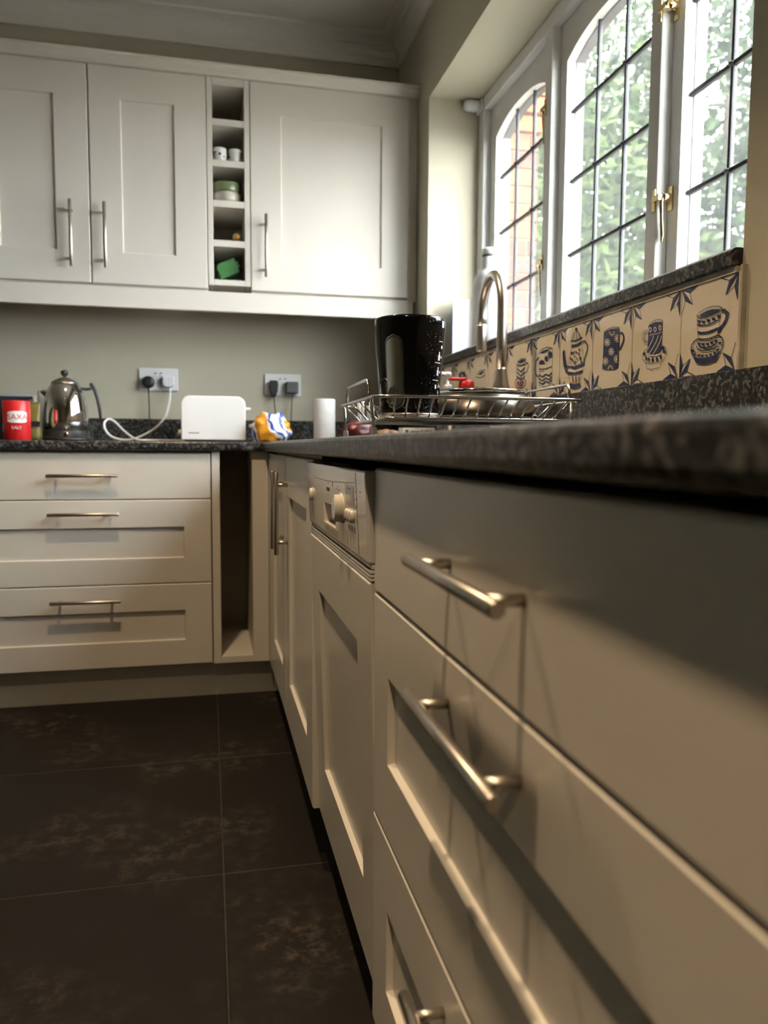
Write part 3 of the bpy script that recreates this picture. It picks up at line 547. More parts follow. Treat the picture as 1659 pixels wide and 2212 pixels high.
('F',0.0,[0.394,0.466,0.387,0.457,0.372,0.458,0.364,0.469,0.371,0.478,0.386,0.477]),
('F',0.0,[0.534,0.431,0.523,0.422,0.499,0.424,0.486,0.436,0.498,0.446,0.522,0.443]),
('F',0.0,[0.518,0.537,0.51,0.524,0.491,0.526,0.48,0.541,0.489,0.554,0.508,0.551]),
('F',0.0,[0.7,0.499,0.688,0.483,0.664,0.486,0.651,0.504,0.662,0.52,0.687,0.517]),
('F',0.0,[0.745,0.433,0.734,0.426,0.71,0.428,0.697,0.438,0.709,0.446,0.732,0.444]),
('F',0.0,[0.74,0.433,0.726,0.421,0.698,0.424,0.683,0.439,0.697,0.451,0.725,0.448]),
('F',0.0,[0.459,0.496,0.446,0.484,0.418,0.488,0.403,0.503,0.416,0.515,0.444,0.512]),
('F',0.0,[0.432,0.597,0.419,0.581,0.39,0.584,0.375,0.604,0.388,0.62,0.417,0.617]),
('F',0.0,[0.642,0.616,0.633,0.608,0.613,0.611,0.603,0.621,0.612,0.629,0.632,0.626]),
('F',0.0,[0.648,0.57,0.635,0.563,0.607,0.567,0.592,0.576,0.606,0.583,0.634,0.579]),
('F',0.0,[0.402,0.525,0.39,0.516,0.363,0.519,0.35,0.531,0.362,0.541,0.388,0.538]),
('F',0.0,[0.74,0.428,0.73,0.412,0.709,0.414,0.698,0.433,0.707,0.449,0.728,0.447]),
('F',0.0,[0.43,0.592,0.419,0.585,0.395,0.588,0.383,0.597,0.394,0.604,0.418,0.601]),
('F',0.0,[0.535,0.605,0.524,0.597,0.501,0.6,0.488,0.61,0.5,0.618,0.523,0.615]),
('F',0.0,[0.657,0.625,0.649,0.609,0.631,0.611,0.621,0.629,0.629,0.645,0.647,0.643]),
('F',0.0,[0.51,0.45,0.5,0.438,0.479,0.44,0.468,0.454,0.477,0.466,0.498,0.464]),
('F',0.0,[0.593,0.497,0.583,0.485,0.56,0.487,0.548,0.502,0.559,0.515,0.581,0.513]),
],
5:[
('L',0.0096,[0.26,0.728,0.3,0.205,0.432,0.175,0.72,0.188,0.771,0.231,0.753,0.747]),
('L',0.0112,[0.26,0.728,0.362,0.78,0.544,0.797,0.752,0.755]),
('F',0.0,[0.309,0.735,0.437,0.758,0.707,0.753,0.584,0.729,0.403,0.714]),
('F',0.0,[0.626,0.606,0.618,0.585,0.593,0.571,0.557,0.569,0.52,0.579,0.492,0.598,0.481,0.622,0.49,0.643,0.516,0.657,0.552,0.658,0.588,0.648,0.616,0.629]),
('F',0.0,[0.754,0.654,0.746,0.627,0.718,0.609,0.68,0.606,0.64,0.618,0.61,0.642,0.598,0.672,0.607,0.699,0.635,0.717,0.673,0.72,0.713,0.707,0.742,0.683]),
('F',0.0,[0.281,0.555,0.284,0.573,0.294,0.588,0.311,0.6,0.334,0.608,0.361,0.612,0.39,0.611,0.419,0.606,0.446,0.596,0.469,0.583,0.488,0.567,0.5,0.55,0.504,0.532]),
('L',0.016,[0.285,0.474,0.527,0.455,0.758,0.47]),
('L',0.0096,[0.306,0.431,0.492,0.422]),
('L',0.0064,[0.564,0.573,0.589,0.499]),
('L',0.0064,[0.69,0.614,0.684,0.521]),
('L',0.024,[0.29,0.387,0.416,0.337,0.539,0.369,0.659,0.335,0.759,0.376]),
('L',0.024,[0.293,0.325,0.419,0.276,0.542,0.309,0.662,0.274,0.763,0.316]),
('L',0.024,[0.296,0.27,0.422,0.221,0.545,0.254,0.665,0.221,0.765,0.263]),
('L',0.0256,[0.255,0.671,0.152,0.61,0.119,0.498,0.175,0.395,0.28,0.349]),
('C',0.0064,[0.238,0.641,0.172,0.591,0.143,0.496,0.194,0.401]),
],
6:[
('F',0.0,[0.413,0.686,0.582,0.715,0.77,0.685,0.71,0.658,0.5,0.65]),
('L',0.0086,[0.391,0.684,0.539,0.728,0.769,0.702]),
('L',0.0086,[0.392,0.675,0.386,0.537,0.407,0.378]),
('L',0.0086,[0.75,0.671,0.737,0.52,0.725,0.368]),
('L',0.0242,[0.402,0.636,0.566,0.605,0.744,0.62]),
('L',0.0225,[0.76,0.644,0.859,0.605,0.863,0.538,0.782,0.456]),
('L',0.0259,[0.396,0.584,0.563,0.502,0.727,0.558]),
('L',0.0259,[0.4,0.511,0.567,0.43,0.731,0.486]),
('L',0.0259,[0.404,0.438,0.571,0.357,0.735,0.415]),
('L',0.0155,[0.79,0.295,0.762,0.255,0.68,0.23,0.565,0.227,0.446,0.248,0.357,0.286,0.322,0.333,0.352,0.374,0.438,0.399,0.556,0.4,0.672,0.378,0.758,0.34,0.79,0.295]),
('L',0.0207,[0.703,0.311,0.693,0.292,0.663,0.278,0.617,0.27,0.563,0.27,0.507,0.279,0.459,0.294,0.426,0.313,0.414,0.334]),
('F',0.0,[0.509,0.326,0.505,0.315,0.493,0.307,0.476,0.305,0.458,0.309,0.445,0.319,0.44,0.332,0.444,0.344,0.456,0.352,0.473,0.354,0.49,0.349,0.503,0.339]),
('F',0.0,[0.603,0.31,0.599,0.298,0.587,0.291,0.57,0.289,0.553,0.293,0.54,0.303,0.535,0.316,0.539,0.327,0.551,0.335,0.568,0.337,0.585,0.332,0.598,0.323]),
('F',0.0,[0.686,0.317,0.682,0.305,0.67,0.298,0.654,0.296,0.637,0.3,0.624,0.31,0.619,0.323,0.623,0.334,0.635,0.342,0.651,0.344,0.668,0.339,0.681,0.329]),
('L',0.0086,[0.37,0.25,0.405,0.166,0.674,0.14,0.741,0.223]),
],
8:[
('L',0.0119,[0.409,0.649,0.316,0.557,0.352,0.403,0.83,0.348,0.851,0.686]),
('L',0.0119,[0.409,0.649,0.592,0.711,0.866,0.704]),
('F',0.0,[0.466,0.644,0.649,0.682,0.814,0.68,0.652,0.627]),
('L',0.0159,[0.4,0.6,0.627,0.57,0.855,0.608]),
('L',0.0099,[0.487,0.552,0.477,0.424]),
('L',0.0099,[0.656,0.538,0.663,0.39]),
('L',0.0238,[0.34,0.404,0.581,0.356,0.829,0.358]),
],
}
def star(corner, sx, sy):
    """a quarter of a pinwheel star; corner in tile mm, sx/sy point into the tile"""
    q = [(0.042, 0), (0.021, 0.008), (0.0285, 0.028), (0.0085, 0.019), (0, 0.041)]
    P = [(corner[0]+sx*a, corner[1]+sy*b) for a, b in q]
    first = (sx*sy < 0)          # which halves are filled keeps turning the same way round
    out = []
    for k in range(4):
        tri = [corner, P[k], P[k+1]]
        if (k % 2 == 0) == first: out.append(('F', tri))
        out.append(('L', [P[k], P[k+1]]))
        out.append(('L', [corner, P[k]]))
    return out
def motif(parent, y_hi, tw_, key, n):
    m = MB(); x0 = WX-0.0084; lay = [0]
    def pt(u, v): return Vector((x0-lay[0]*0.00002, y_hi-u, CZ+0.118+v))
    def fill(pts, mi):
        lay[0] += 1; a = sum(pts[i][0]*pts[(i+1) % len(pts)][1]-pts[(i+1) % len(pts)][0]*pts[i][1] for i in range(len(pts)))
        if a < 0: pts = pts[::-1]
        m.mi = mi; m.poly([pt(*q) for q in pts])
    def line(pts, w, mi):
        lay[0] += 1; m.mi = mi; n_ = len(pts); L = []; R = []
        for i, q in enumerate(pts):
            a = Vector(pts[max(i-1, 0)]); b = Vector(pts[min(i+1, n_-1)]); d = (b-a)
            if d.length < 1e-9: d = Vector((1, 0))
            d.normalize(); nn = Vector((-d.y, d.x))*w/2
            L.append((q[0]+nn.x, q[1]+nn.y)); R.append((q[0]-nn.x, q[1]-nn.y))
        for i in range(n_-1): m.poly([pt(*R[i]), pt(*R[i+1]), pt(*L[i+1]), pt(*L[i])])
    for c, sx, sy in (((0.0015, 0.1455), 1, -1), ((tw_-0.0035, 0.1455), -1, -1), ((0.0015, 0.0015), 1, 1), ((tw_-0.0035, 0.0015), -1, 1)):
        for k, pts in star(c, sx, sy):
            if k == 'F': fill(pts, 0)
            else: line(pts, 0.0011, 0)
    for t, w, fl_ in ART[key]:
        pts = [(fl_[i]*tw_, fl_[i+1]*0.147) for i in range(0, len(fl_), 2)]
        if t in 'FW': fill(pts, 0 if t == 'F' else 1)
        else: line(pts, max(w*0.147, 0.0008), 0 if t == 'L' else 1)
    return part('painted_motif', m, [BLUEG, TILEW], parent)
ty = 1.030; keys = [1, 2, 3, 4, 5, 6, 8, 8, 3, 2, 6, 5, 1, 4]
tn = 0
while ty < WY-0.02:
    w_ = 0.146 if tn == 0 else 0.1535
    y1 = min(ty+w_, WY-0.001)
    t = part('wall_tile', MB().box(WX-0.008, WX, ty+0.0008, y1-0.0008, CZ+0.118, CZ+0.2645), TILEW, wr, bevel=0.001, seg=2)
    if y1-ty > 0.14: motif(t, y1, y1-ty, keys[tn % len(keys)], tn)
    ty = y1; tn += 1
# ceiling downlights
# (above the frame: the warm light from overhead on the drawer ledges, and the warm spot mirrored in the kettle)
lamp_places = [('over the near drawer units', -0.18, 0.42), ('over the sink cupboard', -0.18, 1.75), ('over the end of the worktop', -0.18, -0.95)]
for where, x, y in lamp_places:
    t = thing('downlight_offscreen', (x, y, CEILZ-0.012), 'round recessed ceiling downlight '+where, 'downlight', 'recessed ceiling downlights')
    part('rim', MB().lathe([(0.032, -0.002), (0.045, 0.0), (0.045, 0.013), (0.032, 0.013)], (x, y, CEILZ-0.012), 28, cap0=False, cap1=False), CHROME, t)
    part('lens_offscreen', MB().lathe([(0.033, 0.004), (0.033, 0.009)], (x, y, CEILZ-0.012), 24), LENS, t)
    ld = bpy.data.lights.new('downlight_lamp_offscreen', 'SPOT'); ld.energy = LAMP_W; ld.color = LAMP_COL; ld.spot_size = math.radians(98); ld.spot_blend = 0.55; ld.shadow_soft_size = 0.04
    lo = bpy.data.objects.new('downlight_lamp_offscreen', ld); COL.objects.link(lo); lo.parent = t; lo.location = (0, 0, -0.006)
# ------------------------------------------------------------------ outside
struct('terrace_outside', MB().box(1.09, 30, -14, 30, -0.35, -0.3), LAWN)
ow = MB().box(1.09, 1.455, 3.362, 3.60, -0.3, 3.2)
wo = struct('wall_outside', ow, MORTAR)
c = 0; z = 1.05
while z < 3.1:
    proj = 0.0; xm = 1.462; mi_force = None
    if 2.20 < z < 2.30: proj, xm, mi_force = 0.018, 1.475, 3
    elif z >= 2.30: proj, xm = 0.035, 1.492
    x = 1.09 + (0 if c % 2 else -0.10); k = 0
    while x < xm-0.02:
        ln = 0.215 if (k+c) % 3 else 0.1025
        x0, x1 = max(x, 1.09), min(x+ln, xm)
        if xm-x1 < 0.04: x1 = xm
        if x1-x0 > 0.02:
            mi = mi_force if mi_force is not None else random.choice([0, 0, 1, 1, 2, 0])
            if z >= 2.30: mi = random.choice([0, 3])
            part('brick', MB().box(x0, x1, 3.352-proj+random.uniform(-0.002, 0.002), 3.47, z, z+0.066), BRICKM[mi], wo)
        x = x1+0.010; k += 1
    z += 0.0765; c += 1
def tree(loc, h, crowns, n, label, m, trunk_r=0.09, size=0.065, seed=1):
    rnd = random.Random(seed); t = thing('garden_tree', loc, label, 'tree', None)
    tr = MB(); top = h*0.55
    tr.tube([(loc[0], loc[1], loc[2]), (loc[0]+0.05, loc[1], loc[2]+top*0.5), (loc[0]-0.03, loc[1]+0.04, loc[2]+top)], trunk_r, 8, rs=[trunk_r*1.3, trunk_r, trunk_r*0.7])
    for cx, cy, cz, r in crowns:
        tr.tube([(loc[0], loc[1], loc[2]+top*0.6), (loc[0]+cx*0.5, loc[1]+cy*0.5, loc[2]+(top*0.6+cz)/2+0.1), (loc[0]+cx, loc[1]+cy, loc[2]+cz)], 0.03, 6, rs=[0.05, 0.035, 0.012])
    part('trunk', tr, BARK, t)
    fm = MB(); tot = sum(r**2 for *_, r in crowns)
    for cx, cy, cz, r in crowns:
        for _ in range(int(n*r*r/tot)):
            while True:
                d = Vector((rnd.uniform(-1, 1), rnd.uniform(-1, 1), rnd.uniform(-1, 1)))
                if 0.1 < d.length < 1: break
            p = Vector(loc)+Vector((cx, cy, cz))+d*r
            u = Vector((rnd.gauss(0, 1), rnd.gauss(0, 1), rnd.gauss(0, 1))).normalized(); w = u.orthogonal().normalized()
            s = size*rnd.uniform(0.6, 1.3)
            fm.poly([p-u*s, p-w*s*0.45, p+u*s, p+w*s*0.45])
    part('foliage', fm, m, t, kind='stuff'); return t
tree((2.55, 5.6, -0.3), 5.0, [(0, 0, 3.0, 0.9), (0.3, 0.3, 4.0, 0.9), (-0.5, 0.1, 4.4, 0.7), (0.5, -0.2, 2.2, 0.8)], 12000, 'mid green leafy garden tree beside the outside brick wall', LEAF[0], seed=2)
tree((3.9, 5.4, -0.3), 5.2, [(0, 0, 2.6, 0.9), (0.2, 0.2, 3.7, 1.0), (-0.7, 0.2, 1.9, 0.8), (0.4, 0, 1.6, 0.9), (0, 0, 4.8, 0.8)], 15000, 'tall dense garden tree opposite the middle window light', LEAF[1], seed=3)
tree((4.6, 4.2, -0.3), 4.6, [(0, 0, 2.4, 1.0), (-0.2, 0.2, 3.5, 0.9), (0.3, -0.5, 1.7, 1.0), (0.2, 0.5, 4.3, 0.7), (0, 0, 1.2, 0.9)], 18000, 'broad dark garden tree opposite the fastened window light', LEAF[1], seed=4)
tree((3.0, 7.2, -0.3), 6.0, [(0, 0, 3.2, 1.2), (0.6, 0.3, 4.6, 1.2), (-0.8, 0.2, 5.0, 1.0), (0.8, -0.2, 2.0, 1.1), (-0.6, 0, 2.0, 1.0)], 15000, 'pale green loose garden tree farthest from the house', LEAF[2], size=0.075, seed=5)
tree((5.6, 6.4, -0.3), 6.0, [(0, 0, 3.2, 1.3), (0.4, 0.3, 4.6, 1.2), (-0.8, 0.2, 2.2, 1.1), (0.4, -0.6, 1.8, 1.2)], 15000, 'yellow green garden tree behind the dark broad one', LEAF[0], size=0.075, seed=6)
tree((6.4, 3.9, -0.3), 5.4, [(0, 0, 2.6, 1.3), (0.2, 0.2, 4.0, 1.2), (-0.3, -0.6, 1.7, 1.2), (0, 0.8, 2.0, 1.1)], 15000, 'pale garden tree at the near side of the lawn', LEAF[2], size=0.075, seed=7)
# ================================================================== BASE UNITS
def handle(parent, c, axis, N, L=0.218, sp=0.160, off=0.030, r=0.006, loc0=None):
    """bar handle: c on the front plane, axis along the bar, N outward"""
    c, axis, N = Vector(c), Vector(axis), Vector(N); m = MB()
    b = c+N*off
    m.tube([b-axis*L/2, b-axis*(L/2-0.001), b+axis*(L/2-0.001), b+axis*L/2], r, 20, rs=[r*0.86, r, r, r*0.86])
    for k in (-1, 1): m.tube([c+axis*(k*sp/2)-N*0.001, b+axis*(k*sp/2)], r*0.78, 14)
    return part('handle', m, HANDLE, parent, label='brushed steel bar handle')
zr = lambda z: CZ+z
DR = [(-0.178, -0.026), (-0.461, -0.1805), (-0.742, -0.4635)]   # drawer fronts: bottom, top relative to the camera
# -- back run: drawer unit
bx0, bx1 = -0.800, 0.008
t = thing('drawer_unit', ((bx0+bx1)/2, FY+0.28, 0.13), 'cream three-drawer base unit under the kettle and toaster', 'drawer unit')
part('carcass', MB().box(bx0, bx1, FY+0.021, WY-0.01, zr(-0.745), WT0-0.002), CARC, t)
for k, (a, b) in enumerate(DR):
    d = part('drawer_front', MB().shaker((bx0+0.002, FY, zr(a)), X, Z, -Y, bx1-bx0-0.004, b-a, plain=(k == 0), margins=(0.088, 0.088, 0.085, 0.090)), PAINT, t)
    handle(d, ((bx0+bx1)/2, FY, zr((-0.0995, -0.2245, -0.512)[k])), X, -Y)
# -- back run: narrow open unit
t = thing('open_base_unit', (0.09, FY+0.28, 0.13), 'narrow empty open base unit in the inside corner', 'open cabinet')
part('side_panel', MB().box(0.010, 0.036, FY-0.001, WY-0.02, zr(-0.745), WT0-0.002), PAINT, t, bevel=0.001)
part('side_panel', MB().box(0.144, 0.199, FY-0.001, FY+0.02, zr(-0.745), WT0-0.002), PAINT, t, bevel=0.001, label='square corner post')
part('side_panel', MB().box(0.144, 0.160, FY+0.02, WY-0.02, zr(-0.745), WT0-0.002), CARC, t)
part('bottom_board', MB().box(0.036, 0.144, FY, WY-0.02, zr(-0.745), zr(-0.722)), PAINT, t, bevel=0.001)
part('back_board', MB().box(0.036, 0.144, WY-0.06, WY-0.045, zr(-0.722), WT0-0.002), CARC, t)
part('plinth', MB().box(-0.82, 0.262, FY+0.057, FY+0.075, 0.0, zr(-0.746)), PAINT, None, label='cream plinth board under the back drawers', cat='plinth')
part('end_panel', MB().box(-0.82, -0.801, FY-0.001, WY-0.005, 0.0, WT0-0.002), PAINT, None, bevel=0.001, label='cream end panel closing the back run of units', cat='panel')
# -- right run: sink cupboard
t = thing('sink_cupboard', (FX+0.28, 2.08, 0.13), 'cream two-door cupboard under the sink next to the dishwasher', 'cupboard')
part('carcass', MB().box(FX+0.021, WX-0.01, 1.53, 2.575, zr(-0.745), zr(-0.30)), CARC, t)
part('filler', MB().box(FX, FX+0.018, 2.56, FY-0.001, zr(-0.745), zr(-0.024)), PAINT, t, bevel=0.001)
part('top_rail', MB().box(FX+0.021, FX+0.04, 1.53, 2.575, zr(-0.30), zr(-0.02)), CARC, t)
for a, b, hy in ((2.077, 2.558, 2.135), (1.524, 2.073, 2.012)):
    d = part('door', MB().shaker((FX, b, zr(-0.742)), -Y, Z, -X, b-a, 0.716, fr=0.105, margins=(0.095, 0.095, 0.118, 0.105)), PAINT, t)
    handle(d, (FX, hy, zr(-0.176)), Z, -X, L=0.215, sp=0.150)
# -- right run: drawers near the camera
def right_drawers(y0, y1, label, with_handles=True):
    t = thing('drawer_unit', (FX+0.28, (y0+y1)/2, 0.13), label, 'drawer unit')
    part('carcass', MB().box(FX+0.021, WX-0.01, y0, y1, zr(-0.745), WT0-0.012), CARC, t)
    for k, (a, b) in enumerate(DR):
        d = part('drawer_front', MB().shaker((FX, y1-0.002, zr(a)), -Y, Z, -X, y1-y0-0.004, b-a, plain=(k == 0), margins=(0.078, 0.078, 0.089, 0.087)), PAINT, t)
        handle(d, (FX, (y0+y1)/2, zr((-0.0990, -0.2215, -0.506)[k])), Y, -X)
right_drawers(0.156, 0.934, 'cream three-drawer base unit between the dishwasher and the near cupboard')
right_drawers(-0.622, 0.154, 'cream three-drawer base unit at the end of the worktop')
part('plinth', MB().box(FX+0.060, FX+0.076, -0.62, FY+0.057, 0.0, zr(-0.746)), PAINT, None, label='cream plinth board under the sink cupboard and dishwasher', cat='plinth')
# -- dishwasher
t = thing('dishwasher', (FX+0.3, 1.228, 0.0), 'integrated dishwasher with pale control panel and cream shaker door ajar', 'dishwasher')
dy0, dy1 = 0.940, 1.520
part('cabinet', MB().box(0.280, WX-0.02, dy0+0.012, dy1-0.012, 0.0, zr(-0.034)), GREYP, t)
xc = lambda z: 0.1885+(-0.030-z)*0.05       # control panel leans
def cpt(y, z, d=0.0): return (xc(z)-d, y, zr(z))
cp = MB(); gy = [dy1, 1.302, 1.175, dy0]; gz = [-0.148, -0.127, -0.0965, -0.030]; PD = 0.014
G = [[cp.add([cpt(y, z)]) for y in gy] for z in gz]
Pk = {(i, j): cp.add([cpt(gy[i], gz[j], -PD)]) for i in (1, 2) for j in (1, 2)}
K = {(i, j): cp.add([(0.235, (dy1, dy0)[i], zr((-0.148, -0.030)[j]))]) for i in (0, 1) for j in (0, 1)}
for j in range(3):
    for i in range(3):
        if (i, j) != (1, 1): cp.quad(G[j][i], G[j][i+1], G[j+1][i+1], G[j+1][i])
cp.quad(Pk[1, 1], Pk[2, 1], Pk[2, 2], Pk[1, 2])
for (a, b), (c, d) in (((1, 1), (2, 1)), ((2, 1), (2, 2)), ((2, 2), (1, 2)), ((1, 2), (1, 1))): cp.quad(G[b][a], G[d][c], Pk[c, d], Pk[a, b])
cp.quad(K[0, 1], K[1, 1], K[1, 0], K[0, 0])
cp.quad(*G[3], K[1, 1], K[0, 1]); cp.quad(*G[0][::-1], K[0, 0], K[1, 0])
cp.quad(*[G[j][3] for j in range(4)], K[1, 1], K[1, 0]); cp.quad(*[G[j][0] for j in range(3, -1, -1)], K[0, 0], K[0, 1])
bmx = bmesh.new(); vv = [bmx.verts.new(q) for q in cp.v]
for f in cp.f: bmx.faces.new([vv[k] for k in f])
bmesh.ops.recalc_face_normals(bmx, faces=bmx.faces); bmx.verts.index_update()
cp.f = [tuple(v.index for v in f.verts) for f in bmx.faces]; bmx.free()
ctl = part('control_panel', cp, SILVERP, t, bevel=0.003, seg=3)
def cquad(m, y0, y1, z0, z1, d0=-0.001, d1=0.0006):
    n = m.add([cpt(y1, z0, d1), cpt(y0, z0, d1), cpt(y0, z1, d1), cpt(y1, z1, d1), cpt(y1, z0, d0), cpt(y0, z0, d0), cpt(y0, z1, d0), cpt(y1, z1, d0)])
    for q in ((0,1,2,3),(7,6,5,4),(1,5,6,2),(4,0,3,7),(3,2,6,7),(4,5,1,0)): m.quad(*[n+k for k in q])
    return m
part('display', cquad(cquad(MB(), 1.020, 1.084, -0.0805, -0.0525), 1.0, 1.001, -0.06, -0.0599), SCREEN, ctl, bevel=0.001)
seam = MB(); pts = [(1.447, -0.0525), (1.38, -0.0555), (1.30, -0.0565), (1.20, -0.0550), (1.10, -0.0515), (1.008, -0.0480)]
for (a, za), (b, zb) in zip(pts, pts[1:]):
    seam.poly([cpt(a, za-0.0004, 0.0003), cpt(b, zb-0.0004, 0.0003), cpt(b, zb+0.0004, 0.0003), cpt(a, za+0.0004, 0.0003)])
cquad(seam, 1.0005, 1.0025, -0.143, -0.034, 0, 0.0003); cquad(seam, 1.200, 1.204, -0.063, -0.0555, 0, 0.0003)
part('panel_seam', seam, MARK, ctl)
kn = part('programme_knob', MB().lathe([(0.0225, -0.001), (0.0225, 0.002), (0.0205, 0.003), (0.0200, 0.011), (0.0185, 0.0125)], cpt(1.122, -0.0905), 36, rot=Matrix.Rotation(math.radians(-90), 3, 'Y')), CREAMP, ctl)
part('knob_face', MB().lathe([(0.0160, 0.0120), (0.0160, 0.0132)], cpt(1.122, -0.0905), 30, rot=Matrix.Rotation(math.radians(-90), 3, 'Y')), WHITEP, ctl)
for y in (1.070, 1.051, 1.031):
    part('button', MB().lathe([(0.0065, -0.001), (0.0065, 0.004), (0.0045, 0.006)], cpt(y, -0.0955), 16, sx=1.35, sy=0.9, rot=Matrix.Rotation(math.radians(-90), 3, 'Y')), CREAMP, ctl)
part('power_button', MB().lathe([(0.010, -0.001), (0.010, 0.004), (0.007, 0.006)], cpt(1.458, -0.0905), 20, sx=1.2, rot=Matrix.Rotation(math.radians(-90), 3, 'Y')), CREAMP, ctl)
pk = MB(); y0, y1, z0, z1 = 1.175, 1.302, -0.127, -0.0965      # grip pocket
for a in ((y0-0.003, y0, z0-0.003, z1), (y1, y1+0.003, z0-0.003, z1), (y0, y1, z0-0.003, z0)): cquad(pk, *a, -0.002, 0.0022)
part('grip_lip', pk, CREAMP, ctl)
tx = MB()
for k in range(6): cquad(tx, 1.235+k*0.006, 1.238+k*0.006, -0.0725-0.0006*(k % 2), -0.0665, 0, 0.0003)
for y, z in ((1.25, -0.060), (1.255, -0.079), (1.165, -0.064), (1.150, -0.060), (1.148, -0.066), (1.135, -0.064), (1.009, -0.060), (1.009, -0.070), (1.009, -0.080), (0.975, -0.0585)): cquad(tx, y-0.004, y+0.004, z-0.0008, z+0.0008, 0, 0.0003)
for y in (1.066, 1.047, 1.027):
    for k in range(3): cquad(tx, y-0.006, y+0.006, -0.1105-0.003*k-0.0007, -0.1105-0.003*k+0.0007, 0, 0.0003)
for y in (1.06, 1.045): cquad(tx, y-0.003, y+0.003, -0.0585, -0.0570, 0, 0.0009)
part('panel_print', tx, MARK, ctl, kind='stuff')
for k, (a, b, xx) in enumerate(((-0.1545, -0.149, 0.1985), (-0.160, -0.1555, 0.1965), (-0.165, -0.161, 0.1968), (-0.1695, -0.166, 0.1972))):
    part('vent_strip', MB().box(xx, 0.235, dy0, dy1, zr(a), zr(b)), SILVERP, t, bevel=0.0008)
part('vent_backing', MB().box(0.206, 0.240, dy0+0.004, dy1-0.004, zr(-0.170), zr(-0.146)), SILVERP, t)
V = Vector((0.196-0.2135, 0, 0.742-0.171)); hV = V.length; V.normalize(); N = Vector((-V.z, 0, V.x)); N.normalize()
part('door', MB().shaker((0.2135, dy1-0.001, zr(-0.742)), -Y, V, N, dy1-dy0-0.002, hV, t=0.020, margins=(0.100, 0.100, 0.125, 0.098)), PAINT, t)
part('inner_door', MB().box(0.237, 0.2805, dy0+0.01, dy1-0.01, zr(-0.742), zr(-0.035)), GREYP, t)
# ================================================================== WORKTOPS
def edge_profile(x_front, x_back):
    """granite slab section with eased edges, front at x_front"""
    s = 1 if x_back > x_front else -1
    p = [(x_back, WT0), (x_front+s*0.007, WT0), (x_front+s*0.0025, WT0+0.0025), (x_front, WT0+0.009), (x_front, WT1-0.006), (x_front+s*0.002, WT1-0.002), (x_front+s*0.006, WT1), (x_back, WT1)]
    return p
part('worktop', MB().prism(edge_profile(FY-0.022, WY-0.001), (-0.822, 0, 0), Y, Z, X, 0.822+WX-0.001), GRANITE, None, label='dark granite worktop under the kettle and toaster', cat='worktop')
sx0, sx1, sy0, sy1 = 0.290, 0.655, 1.660, 2.140       # sink cut-out
m = MB()
m.prism(edge_profile(0.180, sx0), (0, 1.2445, 0), X, Z, Y, FY-0.023-1.2445)
m.box(sx1, WX-0.001, 1.2445, FY-0.023, WT0, WT1).box(sx0, sx1, 1.2445, sy0, WT0, WT1).box(sx0, sx1, sy1, FY-0.023, WT0, WT1)
part('worktop', m, GRANITE, None, label='dark granite worktop cut out around the sink', cat='worktop')
part('worktop', MB().prism(edge_profile(0.180, WX-0.001), (0, -0.64, 0), X, Z, Y, 0.64+1.2435), GRANITE, None, label='dark granite worktop over the dishwasher and near drawers', cat='worktop')
part('upstand', MB().box(WX-0.020, WX, -0.64, WY-0.021, WT1-0.001, CZ+0.1175), GRANITE, None, bevel=0.0015, label='dark granite upstand below the painted tiles', cat='upstand')
part('upstand', MB().box(-0.822, WX-0.0, WY-0.020, WY, WT1-0.001, CZ+0.104), GRANITE, None, bevel=0.0015, label='dark granite upstand behind the kettle and toaster', cat='upstand')
# ================================================================== WALL UNITS
UY = 2.905; UZ0, UZ1 = zr(0.563), zr(1.2955)
t = thing('wall_cabinet', (-0.39, UY+0.16, UZ0), 'cream double-door wall cabinet above the kettle', 'wall cabinet')
part('carcass', MB().box(-0.785, 0.008, UY+0.021, WY-0.001, UZ0+0.004, UZ1), CARC, t)
for a, b, hx in ((-0.783, -0.390, -0.449), (-0.386, 0.006, -0.338)):
    d = part('door', MB().shaker((a, UY, UZ0), X, Z, -Y, b-a, UZ1-UZ0, margins=(0.104, 0.108, 0.108, 0.108)), PAINT, t)
    handle(d, (hx, UY, zr(0.722)), Z, -Y, L=0.222, sp=0.160)
t = thing('wall_cabinet', (0.45, UY+0.16, UZ0), 'cream single-door wall cabinet beside the window wall', 'wall cabinet')
part('carcass', MB().box(0.160, 0.749, UY+0.021, WY-0.001, UZ0+0.004, UZ1), CARC, t)
d = part('door', MB().shaker((0.160, UY, UZ0), X, Z, -Y, 0.588, UZ1-UZ0, margins=(0.110, 0.103, 0.107, 0.110)), PAINT, t)
handle(d, (0.213, UY, zr(0.720)), Z, -Y, L=0.222, sp=0.160)
part('filler_strip', MB().box(0.7495, WX-0.001, UY+0.012, UY+0.030, zr(0.555), UZ1), PAINT, t, bevel=0.001)
t = thing('pigeonhole_rack', (0.083, UY+0.16, zr(0.577)), 'cream five-hole open rack between the wall cabinets', 'shelf rack')
rz = [(0.597, 0.713), (0.736, 0.852), (0.875, 0.991), (1.014, 1.132), (1.155, 1.270)]
part('side_panel', MB().box(0.0085, 0.027, UY, WY-0.001, zr(0.577), UZ1), PAINT, t, bevel=0.001)
part('side_panel', MB().box(0.139, 0.1575, UY, WY-0.001, zr(0.577), UZ1), PAINT, t, bevel=0.001)
part('back_board', MB().box(0.027, 0.139, WY-0.03, WY-0.001, zr(0.577), UZ1), CARC, t)
for k in (0, 1):
    xx = (0.0272, 0.0278) if k == 0 else (0.1382, 0.1388)
    part('lining', MB().box(xx[0], xx[1], UY+0.016, WY-0.03, zr(0.597), zr(1.27)), PAINT, t)
zb = 0.577
for a, b in rz:
    part('shelf', MB().box(0.028, 0.138, UY, WY-0.03, zr(zb), zr(a)), PAINT, t, bevel=0.001)
    zb = b
